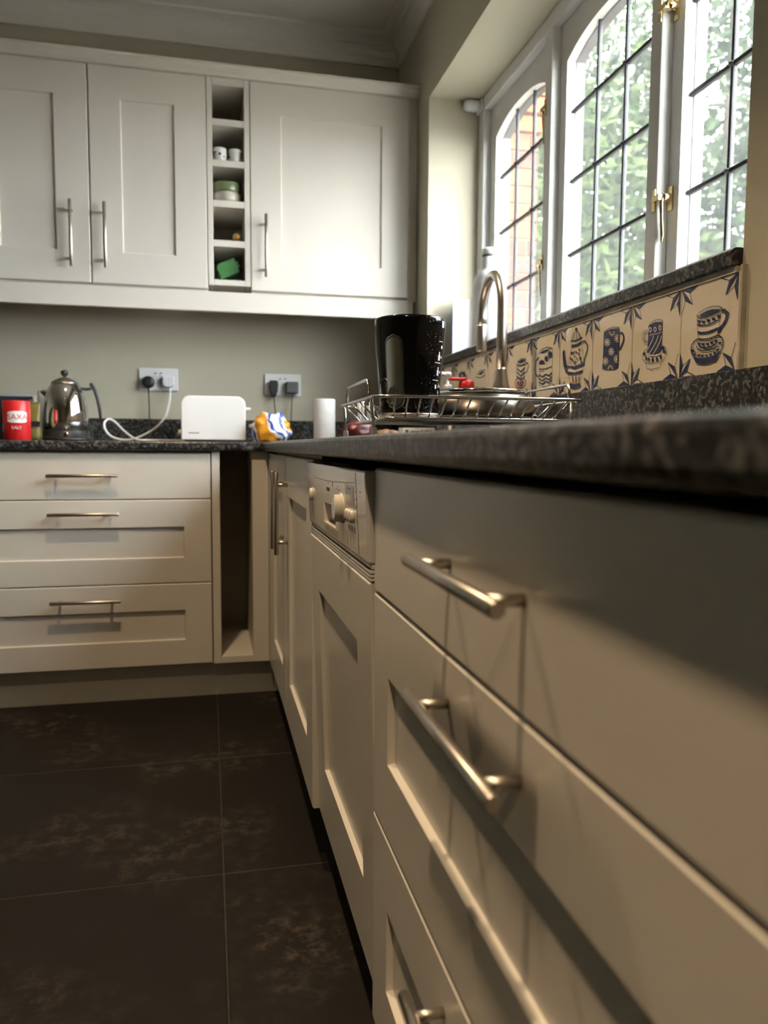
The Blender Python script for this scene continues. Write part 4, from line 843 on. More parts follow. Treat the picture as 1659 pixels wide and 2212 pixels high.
part('shelf', MB().box(0.028, 0.138, UY, WY-0.03, zr(zb), UZ1), PAINT, t, bevel=0.001)
part('cornice', MB().prism([(0, 0), (0.014, 0), (0.020, 0.008), (0.026, 0.022), (0.034, 0.028), (0.034, 0.036), (-0.02, 0.036), (-0.02, 0)], (-0.80, UY+0.004, UZ1+0.0005), -Y, Z, X, 0.80+WX-0.001), PAINT, None, label='cream cornice moulding along the top of the wall cabinets', cat='cornice')
part('pelmet', MB().box(-0.79, WX-0.016, UY+0.002, UY+0.020, zr(0.484), zr(0.5545)).box(-0.79, -0.772, UY+0.020, WY-0.001, zr(0.484), zr(0.5545)).box(-0.785, 0.006, UY+0.020, UY+0.036, zr(0.50), zr(0.5672)).box(0.162, 0.748, UY+0.020, UY+0.036, zr(0.50), zr(0.5672)), PAINT, None, bevel=0.0015, label='cream pelmet board along the bottom of the wall cabinets', cat='pelmet')
# ================================================================== THINGS IN THE RACK
def cupthing(name, c, r, h, label, m, deco=True, seed=0):
    t = thing(name, c, label, 'cup', 'small patterned cups in the rack')
    c = Vector(c)
    part('body', MB().lathe([(r*0.72, 0), (r*0.80, h*0.05), (r*0.96, h*0.35), (r, h*0.75), (r*0.96, h*0.95), (r*0.93, h), (r*0.86, h*0.97), (r*0.84, h*0.3), (r*0.5, h*0.12)], c, 28), m, t)
    rnd = random.Random(seed); mm = MB()
    for k in range(9):
        a0 = math.radians(-90 + rnd.uniform(-70, 70)) if seed == 1 else math.radians(-90+rnd.choice([-60, 60])+rnd.uniform(-18, 18))
        z0 = h*rnd.uniform(0.25, 0.6); da = rnd.uniform(0.2, 0.45); dz = h*rnd.uniform(0.10, 0.22)
        vs = []
        for i in range(8):
            q = 2*math.pi*i/8; a = a0+da*math.cos(q)/2; z = z0+dz*(1+math.sin(q))/2
            rr = r*(0.80+0.2*min(1, (z/h)/0.7))*1.04+0.0006
            vs.append(c+Vector((rr*math.cos(a), rr*math.sin(a), z)))
        mm.poly(vs)
    part('blue_pattern', mm, BLUEG, t, kind='stuff')
cupthing('cup', (0.0545, UY+0.035, zr(1.0141)), 0.0245, 0.050, 'white cup with a blue flower on its front in the rack', CHINA, seed=1)
cupthing('cup', (0.1085, UY+0.037, zr(1.0141)), 0.0245, 0.049, 'white cup with blue at its sides beside the flower cup', CHINA, seed=2)
def bowl(c, r, h, label, m):
    part('bowl', MB().lathe([(r*0.70, 0), (r*0.93, h*0.08), (r, h*0.30), (r, h*0.85), (r*0.96, h), (r*0.9, h*0.96), (r*0.88, h*0.35), (r*0.5, h*0.15)], c, 36), m, None, label=label, cat='bowl', loc=c)
bowl((0.079, UY+0.056, zr(0.8751)), 0.0490, 0.037, 'cream bowl under the sage bowl in the rack', STONEW)
bowl((0.079, UY+0.056, zr(0.9085)), 0.0485, 0.040, 'sage green bowl stacked on the cream bowl in the rack', SAGE)
bt = thing('wine_bottle', (0.112, UY+0.15, zr(0.7361)), 'dark bottle with gold foil cap lying in the rack', 'bottle')
RB = Matrix.Rotation(math.radians(90), 3, 'X')
part('glass', MB().lathe([(0.010, 0.0), (0.014, 0.02), (0.0145, 0.05), (0.024, 0.09), (0.024, 0.25), (0.010, 0.262)], (0.112, UY+0.055, zr(0.7605)), 24, rot=RB @ Matrix.Rotation(math.pi, 3, 'X')), DARKGL, bt)
part('foil_cap', MB().lathe([(0.004, -0.012), (0.011, -0.009), (0.0145, -0.002), (0.0152, 0.012), (0.0152, 0.05)], (0.112, UY+0.040, zr(0.7605)), 24, rot=RB @ Matrix.Rotation(math.pi, 3, 'X')), GOLD, bt)
gb = thing('green_box', (0.08, UY+0.10, zr(0.5971)), 'green plastic box with flap lid tipped over in the lowest rack hole', 'box')
R_ = Matrix.Rotation(math.radians(-24), 3, 'Y')
def rotbox(m, c, R, hx, hy, hz):
    n = m.add([Vector(c)+R @ Vector((sx*hx, sy*hy, sz*hz)) for sz in (-1, 1) for sx, sy in ((-1, -1), (1, -1), (1, 1), (-1, 1))])
    for q in ((3,2,1,0),(4,5,6,7),(0,1,5,4),(1,2,6,5),(2,3,7,6),(3,0,4,7)): m.quad(*[n+k for k in q])
    return m
gc = Vector((0.079, UY+0.07, zr(0.6405)))
part('body', rotbox(MB(), gc, R_, 0.036, 0.045, 0.024), GREENP, gb, bevel=0.004)
part('lid', rotbox(MB(), gc+R_ @ Vector((0.004, 0, 0.026)), R_, 0.032, 0.042, 0.005), GREENP, gb, bevel=0.003)
part('flap', rotbox(MB(), gc+R_ @ Vector((0.040, 0, 0.006)), R_, 0.006, 0.030, 0.012), GREENP, gb, bevel=0.002)
# ================================================================== BACK WORKTOP
T1 = WT1
kx, ky = -0.490, 2.93
k = thing('kettle', (kx, ky, T1), 'chrome dome kettle with black base, knob and handle', 'kettle')
kb = part('base', MB().lathe([(0.086, 0), (0.087, 0.008), (0.082, 0.012), (0.0785, 0.013), (0.0785, 0.034), (0.077, 0.036)], (kx, ky, T1), 48), BLACKM, k)
part('button', MB().lathe([(0.0075, 0), (0.0075, 0.004), (0.005, 0.005)], (kx+0.012, ky-0.0775, T1+0.024), 18, rot=Matrix.Rotation(math.radians(90), 3, 'X')), CHROME, kb)
part('body', MB().lathe([(0.0765, 0.036), (0.0775, 0.07), (0.0765, 0.10), (0.072, 0.135), (0.064, 0.165), (0.053, 0.190), (0.047, 0.199)], (kx, ky, T1), 56), CHROME, k)
ld = part('lid', MB().lathe([(0.0465, 0.199), (0.045, 0.203), (0.034, 0.213), (0.018, 0.220), (0.006, 0.222)], (kx, ky, T1), 40), STEEL, k)
part('knob', MB().lathe([(0.006, 0.220), (0.005, 0.226), (0.009, 0.229), (0.0125, 0.235), (0.0125, 0.241), (0.009, 0.246), (0.003, 0.248)], (kx, ky, T1), 24), BLACKM, ld)
part('spout', MB().prism([(0, 0), (-0.034, 0.040), (-0.026, 0.046), (0.012, 0.040)], (kx-0.050, ky-0.012, T1+0.132), X, Z, Y, 0.024), CHROME, k, bevel=0.005)
hp = [(0.084, 0.203), (0.090, 0.197), (0.099, 0.180), (0.108, 0.150), (0.114, 0.118), (0.117, 0.088), (0.117, 0.078)]
part('handle', MB().tube([(kx+a, ky, T1+b) for a, b in hp], 0.006, 12, rs=[0.0055, 0.0065, 0.0065, 0.0065, 0.006, 0.0055, 0.004]).tube([(kx+0.052, ky, T1+0.184), (kx+0.070, ky, T1+0.182), (kx+0.095, ky, T1+0.187)], 0.0055, 10), BLACKM, k)
# salt drum
sx_, sy_ = -0.612, 2.755
s = thing('salt_drum', (sx_, sy_, T1), 'red cardboard salt drum with a white shield label beside the kettle', 'canister')
part('drum', MB().lathe([(0.041, 0), (0.0425, 0.002), (0.0425, 0.126), (0.041, 0.128)], (sx_, sy_, T1), 48), RED, s)
def cylpatch(cx, cy, r, a0, a1, z0, z1, n=10, rnd_=0.0):
    m = MB()
    for i in range(n):
        a, b = a0+(a1-a0)*i/n, a0+(a1-a0)*(i+1)/n
        ea = rnd_*abs(2*i/n-1)**4; eb = rnd_*abs(2*(i+1)/n-1)**4
        P = lambda q, z: (cx+r*math.sin(q), cy-r*math.cos(q), z)
        m.poly([P(a, z0+ea), P(b, z0+eb), P(b, z1-eb), P(a, z1-ea)])
    return m
va = -0.20                                  # the drum's printed face is turned
part('label_shield', cylpatch(sx_, sy_, 0.0428, -0.46, 1.0, T1+0.056, T1+0.094, 14, 0.005), WPRINT, s)
textmesh('SAXA', 0.0255, (0, 0, T1+0.0665), X, Z, RED, 'brand_lettering', s, bend=(sx_, sy_, 0.0432, 0.27))
textmesh('SALT', 0.014, (0, 0, T1+0.036), X, Z, WPRINT, 'word_lettering', s, bend=(sx_, sy_, 0.0429, 0.20))
part('side_print', cylpatch(sx_, sy_, 0.0428, -1.25, -1.0, T1+0.026, T1+0.052, 4), WPRINT, s)
def pouch(name, c, w, d, h, m, label, cat, seed, band=None, lean=0.0, top=0.35):
    """soft stand-up packet: lofted, pinched to a crimp at the top"""
    rnd = random.Random(seed); t = thing(name, c, label, cat); mb = MB(); n0 = 0; rows = 9; seg = 20; c = Vector(c)
    for i in range(rows):
        f = i/(rows-1); dd = d*(1-f**2.2*0.92); ww = w*(1-0.05*f)
        for q in range(seg):
            a = 2*math.pi*q/seg; ca, sa = math.cos(a), math.sin(a)
            px = ww/2*math.copysign(abs(ca)**0.5, ca); py = dd/2*math.copysign(abs(sa)**0.5, sa)
            jit = 0.0 if i == 0 else 0.03*noise.noise(Vector((px*40+seed, py*40, i*0.9)))
            mb.v.append(c+Vector((px*(1+jit)+lean*f*h, py*(1+jit*2), h*f+(0.006*noise.noise(Vector((px*30, seed, 0))) if i == rows-1 else 0))))
    for i in range(rows-1):
        for q in range(seg): a = i*seg+q; b = i*seg+(q+1) % seg; mb.quad(a, b, b+seg, a+seg, sm=True)
    mb.quad(*reversed(range(seg))); mb.quad(*range((rows-1)*seg, rows*seg))
    part('pouch', mb, m, t)
    if band: part('band_label', MB().box(c.x-w*0.30, c.x+w*0.5, c.y-d*0.52, c.y-d*0.50+0.003, c.z+h*band[0], c.z+h*band[1]), NAVY, t)
    return t
pouch('coffee_pouch', (-0.590, 2.835, T1), 0.075, 0.050, 0.128, OLIVE, 'olive green foil pouch standing between salt drum and kettle', 'pouch', 3, band=(0.36, 0.50))
pouch('dark_pouch', (-0.655, 2.915, T1), 0.130, 0.050, 0.152, NAVY, 'dark foil bag standing behind the salt drum', 'bag', 8)
pouch('blue_packet', (-0.655, 3.045, T1), 0.100, 0.050, 0.165, mat('pale_blue_film', (0.30, 0.45, 0.58), 0.35, col2=(0.66, 0.70, 0.72), nscale=18, bump=0.4, bscale=30), 'pale blue and white packet behind the dark foil bag', 'packet', 5)
pouch('white_packet', (-0.552, 3.050, T1), 0.110, 0.050, 0.180, mat('pinkish_film', (0.66, 0.62, 0.62), 0.35, col2=(0.45, 0.52, 0.58), nscale=18, bump=0.4, bscale=30), 'white packet poking up behind the kettle spout', 'packet', 6)
pouch('black_packet', (-0.722, 2.83, T1), 0.085, 0.055, 0.120, NAVY, 'black packet standing at the left of the salt drum', 'packet', 9)
# toaster
tx0, tx1, tyf, tyb, tz1 = -0.093, 0.133, 2.850, 3.010, T1+0.163
to = thing('toaster', ((tx0+tx1)/2, (tyf+tyb)/2, T1), 'white plastic two-slot toaster on the back worktop', 'toaster')
def rrect(x0, x1, z0, z1, r, rb=0.004, n=7):
    p = []
    for cx, cz, a0, rr in ((x1-rb, z0+rb, -90, rb), (x1-r, z1-r, 0, r), (x0+r, z1-r, 90, r), (x0+rb, z0+rb, 180, rb)):
        p += [(cx+rr*math.cos(math.radians(a0+90*i/n)), cz+rr*math.sin(math.radians(a0+90*i/n))) for i in range(n+1)]
    return p
part('body', MB().prism([(a, b) for a, b in rrect(tx0, tx1, T1+0.006, tz1, 0.030)][::-1], (0, tyf, 0), X, Z, Y, tyb-tyf), WHITEP, to, bevel=0.012, seg=4)
part('foot_plate', MB().box(tx0+0.012, tx1-0.012, tyf+0.012, tyb-0.012, T1, T1+0.008), GREYP, to)
for y in (2.905, 2.955): part('slot', MB().box(tx0+0.045, tx1-0.045, y-0.013, y+0.013, tz1-0.004, tz1+0.0006), BLACKM, to)
part('lever', MB().box(tx1-0.002, tx1+0.022, 2.918, 2.942, T1+0.118, T1+0.127), WHITEP, to, bevel=0.003)
part('side_knob', MB().lathe([(0.012, 0), (0.012, 0.010), (0.009, 0.013)], (tx0, 2.93, T1+0.032), 20, rot=Matrix.Rotation(math.radians(-90), 3, 'Y')), WHITEP, to)
bm_ = MB()
for i in range(6): bm_.box(tx0+0.026+i*0.0062, tx0+0.030+i*0.0062, tyf-0.0003, tyf+0.001, T1+0.029, T1+0.0335)
part('front_mark', bm_, GREYP, to, kind='stuff')
# bread bag
def blob(name, c, rx, ry, rz, m, amp, fr, seed, label, cat, flat=0.0, seg=36, rows=20):
    mb = MB(); c = Vector(c)
    for i in range(rows+1):
        th = math.pi*i/rows
        for q in range(seg):
            a = 2*math.pi*q/seg; d = Vector((math.sin(th)*math.cos(a), math.sin(th)*math.sin(a), -math.cos(th)))
            k = 1+amp*noise.noise(d*fr+Vector((seed, 0, 0)))+amp*0.5*noise.noise(d*fr*2.3+Vector((0, seed, 0)))
            z = d.z*rz*k
            mb.v.append(c+Vector((d.x*rx*k, d.y*ry*k, max(z, -rz*(1-flat)))))
    for i in range(rows):
        for q in range(seg): a = i*seg+q; b = i*seg+(q+1) % seg; mb.quad(a, b, b+seg, a+seg, sm=True)
    zmin = min(v.z for v in mb.v)
    for v in mb.v: v.z += (T1-zmin)
    return part(name, mb, m, None, label=label, cat=cat, loc=(c.x, c.y, T1))
blob('bread_bag', (0.219, 2.835, T1+0.055), 0.073, 0.055, 0.062, BREAD, 0.28, 2.6, 4, 'crumpled orange, white and blue bread bag beside the toaster', 'bread bag', flat=0.35)
rl = thing('kitchen_roll', (0.434, 2.945, T1), 'white kitchen roll standing by the inside corner', 'kitchen roll')
part('paper', MB().lathe([(0.040, 0), (0.0412, 0.003), (0.0412, 0.162), (0.040, 0.165), (0.018, 0.165), (0.018, 0.02)], (0.434, 2.945, T1), 44), PAPERW, rl)
part('core', MB().lathe([(0.0178, 0.004), (0.0178, 0.1655), (0.0160, 0.1655), (0.0160, 0.01)], (0.434, 2.945, T1), 32), mat('card_core', (0.35, 0.26, 0.16), 0.8, col2=(0.30, 0.22, 0.14)), rl)
# sockets, plugs, cords
def socket(x0, z0, label):
    t = thing('wall_socket', (x0+0.074, WY, z0), label, 'socket')
    part('plate', MB().box(x0, x0+0.148, WY-0.010, WY, z0, z0+0.088), WHITEP, t, bevel=0.002)
    for dx in (0.058, 0.078): part('switch', MB().box(x0+dx, x0+dx+0.012, WY-0.0135, WY-0.009, z0+0.056, z0+0.074), WHITEP, t, bevel=0.001)
    for dx in (0.059, 0.079): part('switch_mark', MB().box(x0+dx, x0+dx+0.010, WY-0.0140, WY-0.0132, z0+0.0665, z0+0.0705), GREYP, t)
    for cx in (0.036, 0.112):
        h = MB().box(x0+cx-0.0025, x0+cx+0.0025, WY-0.0104, WY-0.0095, z0+0.042, z0+0.052)
        for dx in (-0.011, 0.011): h.box(x0+cx+dx-0.0035, x0+cx+dx+0.0035, WY-0.0104, WY-0.0095, z0+0.022, z0+0.026)
        part('pin_holes', h, BLACKM, t)
socket(-0.262, zr(0.216), 'white double wall socket with a round black plug and a white plug')
socket(0.228, zr(0.206), 'white double wall socket with a black plug and a grey adapter')
RYm = Matrix.Rotation(math.radians(90), 3, 'X')
pl = thing('round_plug', (-0.226, WY-0.03, zr(0.246)), 'round black plug with its cord in the wall socket', 'plug')
part('body', MB().lathe([(0.0235, 0), (0.0235, 0.020), (0.020, 0.025), (0.010, 0.027)], (-0.226, WY-0.0100, zr(0.248)), 28, rot=RYm), BLACKM, pl)
part('cord', MB().tube([(-0.226, WY-0.024, zr(0.232)), (-0.226, WY-0.022, zr(0.190)), (-0.225, WY-0.024, zr(0.14)), (-0.225, WY-0.028, zr(0.09)), (-0.226, WY-0.032, zr(0.03)), (-0.24, WY-0.05, T1+0.003), (-0.34, WY-0.09, T1+0.003), (-0.43, 3.02, T1+0.006)], 0.0026, 8), BLACKM, pl)
pl = thing('white_plug', (-0.150, WY-0.03, zr(0.246)), 'white plug with a thick white cord looping over the worktop', 'plug')
part('body', MB().prism([(-0.022, 0.022), (0.022, 0.022), (0.022, -0.010), (0.012, -0.022), (-0.012, -0.022), (-0.022, -0.010)], (-0.150, WY-0.0100, zr(0.250)), X, Z, -Y, 0.030), WHITEP, pl, bevel=0.004, seg=3)
cp_ = [(-0.146, 3.196, 0.232), (-0.144, 3.190, 0.205), (-0.148, 3.16, 0.160), (-0.160, 3.10, 0.110), (-0.188, 3.05, 0.070), (-0.230, 3.01, 0.040), (-0.268, 2.99, 0.0235), (-0.305, 2.98, 0.0195), (-0.342, 2.975, 0.030),
       (-0.364, 2.975, 0.055), (-0.368, 2.985, 0.080), (-0.354, 2.995, 0.094), (-0.334, 3.0, 0.086), (-0.305, 2.995, 0.056), (-0.278, 2.97, 0.0345), (-0.252, 2.945, 0.0205), (-0.215, 2.95, 0.0185), (-0.170, 2.98, 0.0185), (-0.110, 3.04, 0.0185), (-0.06, 3.05, 0.0185)]
def smooth(pts, n=5):
    P = [Vector(p) for p in pts]; out = []
    for i in range(len(P)-1):
        a, b, c, d = P[max(i-1, 0)], P[i], P[i+1], P[min(i+2, len(P)-1)]
        for k in range(n):
            t = k/n; out.append(0.5*((2*b)+(c-a)*t+(2*a-5*b+4*c-d)*t*t+(3*b-a-3*c+d)*t**3))
    return out+[P[-1]]
part('cord', MB().tube([(a, b, zr(c)) for a, b, c in smooth(cp_)], 0.0042, 10), WHITEP, pl)
pl = thing('black_plug', (0.262, WY-0.03, zr(0.236)), 'long black plug hanging from the wall socket', 'plug')
part('body', MB().prism([(-0.016, 0.026), (0.014, 0.026), (0.018, 0.012), (0.016, -0.016), (0.009, -0.038), (-0.007, -0.038), (-0.016, -0.016), (-0.019, 0.006)], (0.264, WY-0.0100, zr(0.240)), X, Z, -Y, 0.030), BLACKM, pl, bevel=0.004, seg=3)
part('cord', MB().tube([(a, b, zr(c)) for a, b, c in smooth([(0.265, 3.20, 0.206), (0.266, 3.195, 0.17), (0.270, 3.19, 0.135), (0.276, 3.15, 0.10), (0.285, 3.08, 0.05), (0.29, 3.0, 0.017), (0.27, 2.95, 0.017)])], 0.0024, 8), BLACKM, pl)
pl = thing('grey_adapter', (0.338, WY-0.03, zr(0.234)), 'square grey adapter with thin cord in the wall socket', 'adapter')
part('body', MB().box(0.312, 0.364, WY-0.044, WY-0.0100, zr(0.214), zr(0.262)), GREYP, pl, bevel=0.006, seg=3)
part('cord', MB().tube([(a, b, zr(c)) for a, b, c in smooth([(0.338, 3.20, 0.214), (0.336, 3.195, 0.17), (0.333, 3.19, 0.12), (0.332, 3.16, 0.07), (0.335, 3.06, 0.018), (0.38, 2.86, 0.0165), (0.45, 2.83, 0.030), (0.53, 2.84, 0.060), (0.60, 2.9, 0.017)])], 0.0022, 8), BLACKM, pl)
# ================================================================== SINK SIDE
sk = thing('sink', ((sx0+sx1)/2, (sy0+sy1)/2, T1-0.18), 'stainless steel inset sink in the granite worktop', 'sink')
sm = MB(); o = 0.014; zt = T1+0.0035
def ringv(x0, x1, y0, y1, z): return sm.add([(x0, y0, z), (x1, y0, z), (x1, y1, z), (x0, y1, z)])
rs_ = [ringv(sx0-o, sx1+o, sy0-o, sy1+o, T1+0.0002), ringv(sx0-o+0.002, sx1+o-0.002, sy0-o+0.002, sy1+o-0.002, zt), ringv(sx0+0.006, sx1-0.006, sy0+0.006, sy1-0.006, zt), ringv(sx0+0.010, sx1-0.010, sy0+0.010, sy1-0.010, zt-0.008), ringv(sx0+0.022, sx1-0.022, sy0+0.022, sy1-0.022, T1-0.165), ringv(sx0+0.05, sx1-0.05, sy0+0.05, sy1-0.05, T1-0.175)]
for a, b in zip(rs_, rs_[1:]):
    for q in range(4): sm.quad(a+q, a+(q+1) % 4, b+(q+1) % 4, b+q)
sm.quad(*[rs_[-1]+q for q in range(4)])
part('bowl', sm, STEEL, sk)
part('waste', MB().lathe([(0.045, -0.1748), (0.045, -0.172), (0.035, -0.171), (0.01, -0.173)], ((sx0+sx1)/2, (sy0+sy1)/2, T1), 28), CHROME, sk)
# tap
ax, ay = 0.690, 1.772
tp = thing('mixer_tap', (ax, ay, T1), 'brushed steel swan neck mixer tap behind the dish rack', 'tap')
part('body', MB().lathe([(0.027, 0), (0.027, 0.004), (0.024, 0.006), (0.0238, 0.105), (0.0225, 0.122), (0.0165, 0.150), (0.0135, 0.172), (0.0130, 0.176)], (ax, ay, T1), 36), STEEL, tp)
pth = [(ax, ay, T1+0.174), (ax, ay, T1+0.24), (ax, ay, T1+0.30)]
Rg = 0.088; gd_ = Vector((0.07, 0.998, 0)).normalized(); c0 = Vector((ax, ay, zr(0.338)))+gd_*Rg
pth += arc(c0, -gd_, Z, Rg, 0, 180, 22)
e_ = pth[-1]; pth += [e_-Z*0.02]
part('neck', MB().tube(pth, 0.0125, 20), STEEL, tp)
part('spout_head', MB().tube([e_-Z*0.018, e_-Z*0.024, e_-Z*0.085, e_-Z*0.088], 0.0138, 20, rs=[0.0125, 0.0138, 0.0138, 0.012]), STEEL, tp)
part('lever', MB().tube([(ax+0.02, ay, T1+0.075), (ax+0.038, ay-0.004, T1+0.079), (ax+0.050, ay-0.020, T1+0.088)], 0.006, 12), STEEL, tp)
# dish rack
rx0, rx1, ry0, ry1 = 0.262, 0.628, 1.218, 1.570; zrim, zbot = zr(0.081), zr(0.0475)
bx0_, bx1_, by0_, by1_ = 0.288, 0.600, 1.250, 1.538
rk = thing('dish_rack', ((rx0+rx1)/2, (ry0+ry1)/2, T1), 'chrome wire dish rack with raised side handles', 'dish rack')
def rloop(x0, x1, y0, y1, z, r, n=5):
    p = []
    for cx, cy, a0 in ((x1-r, y0+r, -90), (x1-r, y1-r, 0), (x0+r, y1-r, 90), (x0+r, y0+r, 180)): p += arc((cx, cy, z), X, Y, r, a0, a0+90, n)
    return p
part('rim', MB().tube(rloop(rx0, rx1, ry0, ry1, zrim, 0.028), 0.0030, 10, closed=True), WIRE, rk)
part('bottom_rim', MB().tube(rloop(bx0_, bx1_, by0_, by1_, zbot, 0.015), 0.0024, 8, closed=True), WIRE, rk)
nw = 15
for i in range(nw):
    x = rx0+0.032+(rx1-rx0-0.064)*i/(nw-1); xb = bx0_+0.012+(bx1_-bx0_-0.024)*i/(nw-1)
    part('wire', MB().tube([(x, ry0, zrim-0.001), (xb, by0_+0.003, zbot+0.006), (xb, by0_+0.012, zbot+0.001), (xb, by1_-0.012, zbot+0.001), (xb, by1_-0.003, zbot+0.006), (x, ry1, zrim-0.001)], 0.0017, 7), WIRE, rk)
nl = 10
for i in range(nl):
    y = by0_+0.03+(by1_-by0_-0.06)*i/(nl-1)
    full = i % 3 == 0
    pts = [(bx0_, y, zbot-0.002), (bx1_, y, zbot-0.002)]
    if full: pts = [(rx0, y, zrim-0.001), (bx0_+0.003, y, zbot+0.004), (bx0_+0.012, y, zbot-0.002), (bx1_-0.012, y, zbot-0.002), (bx1_-0.003, y, zbot+0.004), (rx1, y, zrim-0.001)]
    part('wire', MB().tube(pts, 0.0017, 7), WIRE, rk)
for x in (rx0, rx1):
    part('handle', MB().tube([(x, 1.282, zrim-0.012), (x, 1.280, zrim+0.022), (x, 1.285, zrim+0.029), (x, 1.292, zrim+0.031), (x, 1.462, zrim+0.031), (x, 1.470, zrim+0.028), (x, 1.474, zrim+0.022), (x, 1.478, zrim-0.012)], 0.0028, 9), WIRE, rk)
for x in (rx0+0.004, rx1-0.004):
    for y in (ry0+0.044, ry1-0.040):
        lg = part('leg', MB().tube([(x, y, zrim-0.001), (x+(0.003 if x < 0.4 else -0.003), y, T1+0.006)], 0.0030, 9), WIRE, rk)
        part('foot_cap', MB().lathe([(0.0058, 0), (0.0062, 0.002), (0.0050, 0.0165), (0.0032, 0.018)], (x+(0.003 if x < 0.4 else -0.003), y, T1), 14), CLEARP, lg)
for y in (1.455, 1.510, 1.545):
    part('coated_peg', MB().tube([(0.300, y, zbot+0.001), (0.298, y, zbot+0.040), (0.300, y+0.002, zbot+0.043)], 0.0034, 9), WHITEP, rk, label='white coated peg')
# black jug
jx, jy, jz = 0.3405, 1.305, zr(0.0500)
jg = thing('appliance_jug', (jx, jy, jz), 'glossy black tapered appliance jug with oval mirror window in the dish rack', 'jug')
prof = [(0.0500, 0.006), (0.0515, 0.030), (0.0535, 0.060), (0.0568, 0.095), (0.0595, 0.125), (0.0608, 0.150), (0.0610, 0.162), (0.0600, 0.1665), (0.056, 0.168), (0.020, 0.1695)]
part('body', MB().lathe(prof, (jx, jy, jz), 72), BLACKP, jg)
part('base_ring', MB().lathe([(0.0500, 0.0), (0.0510, 0.001), (0.0510, 0.006), (0.0500, 0.007)], (jx, jy, jz), 60), STEEL, jg)
part('top_button', MB().lathe([(0.010, 0.168), (0.010, 0.172), (0.007, 0.174)], (jx-0.004, jy, jz), 20), BLACKM, jg)
def jr(z):
    for (ra, za), (rb, zb_) in zip(prof, prof[1:]):
        if za <= z <= zb_: return ra+(rb-ra)*(z-za)/(zb_-za)
    return prof[0][0]
def jpatch(a_c, hw, z0, z1, d, rows=26, cols=8):
    m = MB(); rr = hw*0.055; idx = []
    for i in range(rows+1):
        z = z0+(z1-z0)*i/rows; e = 1.0
        if z < z0+rr*1.1: e = math.sqrt(max(0, 1-((z0+rr*1.1-z)/(rr*1.1))**2))
        if z > z1-rr: e = math.sqrt(max(0, 1-((z-z1+rr)/rr)**2))
        taper = 1.10-0.22*(z-z0)/(z1-z0)
        row = []
        for j in range(cols+1):
            a = a_c+hw*taper*max(e, 0.02)*(2*j/cols-1); r = jr(z)+d
            m.v.append(Vector((jx-r*math.sin(a), jy-r*math.cos(a), jz+z))); row.append(len(m.v)-1)
        idx.append(row)
    for i in range(rows):
        for j in range(cols): m.quad(idx[i][j+1], idx[i][j], idx[i+1][j], idx[i+1][j+1], sm=True)
    return m
aw = math.radians(42)
part('window_bezel', jpatch(aw, math.radians(17.6), 0.012, 0.136, 0.0007), CHROME, jg)
part('window_gasket', jpatch(aw, math.radians(16.4), 0.014, 0.134, 0.0012), BLACKM, jg)
wn = part('mirror_window', jpatch(aw, math.radians(14.6), 0.0165, 0.1315, 0.0018), CHROME, jg)
part('lower_cup', jpatch(aw, math.radians(14.2), 0.017, 0.052, 0.0024, 14), mat('smoked_glass', (0.05, 0.052, 0.055), 0.12, col2=(0.30, 0.31, 0.32), nscale=60, lo=0.52, hi=0.7), wn)
pm = MB(); ra_ = random.Random(5)
def jq(a0, a1, z0, z1, d=0.0006, n=3):
    for i in range(n):
        a, b = a0+(a1-a0)*i/n, a0+(a1-a0)*(i+1)/n
        P = lambda q, z: (jx-(jr(z)+d)*math.sin(q), jy-(jr(z)+d)*math.cos(q), jz+z)
        pm.poly([P(b, z0), P(a, z0), P(a, z1), P(b, z1)])
A = lambda deg: math.radians(deg+17)
jq(A(-72), A(-64), 0.150, 0.161); jq(A(-70), A(-58), 0.126, 0.1272); jq(A(-70), A(-65), 0.115, 0.120)
for z in (0.095, 0.070): jq(A(-64), A(-58), z, z+0.009); jq(A(-62.5), A(-59.5), z+0.009, z+0.014); jq(A(-70), A(-67), z+0.004, z+0.008)
jq(A(-68), A(-50), 0.0905, 0.0918); jq(A(-66), A(-48), 0.0615, 0.0628); jq(A(-60), A(-55), 0.048, 0.055); jq(A(-68), A(-65), 0.050, 0.053)
part('white_markings', pm, WPRINT, jg, kind='stuff')
dm = MB()
for _ in range(150):
    a = A(ra_.gauss(-47, 11)); z = ra_.uniform(0.012, 0.166); r_ = jr(z)+0.0002; s_ = ra_.uniform(0.0004, 0.0011)
    c_ = Vector((jx-r_*math.sin(a), jy-r_*math.cos(a), jz+z)); nrm = Vector((-math.sin(a), -math.cos(a), 0)); tg = Vector((-nrm.y, nrm.x, 0))
    n0 = dm.add([c_+tg*s_, c_+Z*s_, c_-tg*s_, c_-Z*s_*1.6, c_+nrm*s_*0.8])
    for q in range(4): dm.quad(n0+q, n0+(q+1) % 4, n0+4)
part('water_drops', dm, CLEARP, jg, kind='stuff')
# upturned pan
ux, uy, uz = 0.503, 1.418, zr(0.0500)
pn = thing('upturned_pan', (ux, uy, uz), 'stainless steel pan drying upside down in the dish rack', 'pan')
part('body', MB().lathe([(0.112, 0.0), (0.1155, 0.002), (0.1165, 0.008), (0.1140, 0.018), (0.1080, 0.032), (0.0990, 0.043), (0.0920, 0.049)], (ux, uy, uz), 72, cap0=False), mat('pan_steel', (0.19, 0.175, 0.15), 0.24, 1.0, col2=(0.15, 0.135, 0.115), nscale=9), pn)
part('base_disc', MB().lathe([(0.0905, 0.0485), (0.0925, 0.050), (0.0925, 0.0555), (0.0905, 0.057)], (ux, uy, uz), 64), CHROME, pn)
part('inner_wall', MB().lathe([(0.112, 0.0), (0.110, 0.004), (0.095, 0.042)], (ux, uy, uz), 48, cap0=False), BLACKM, pn)
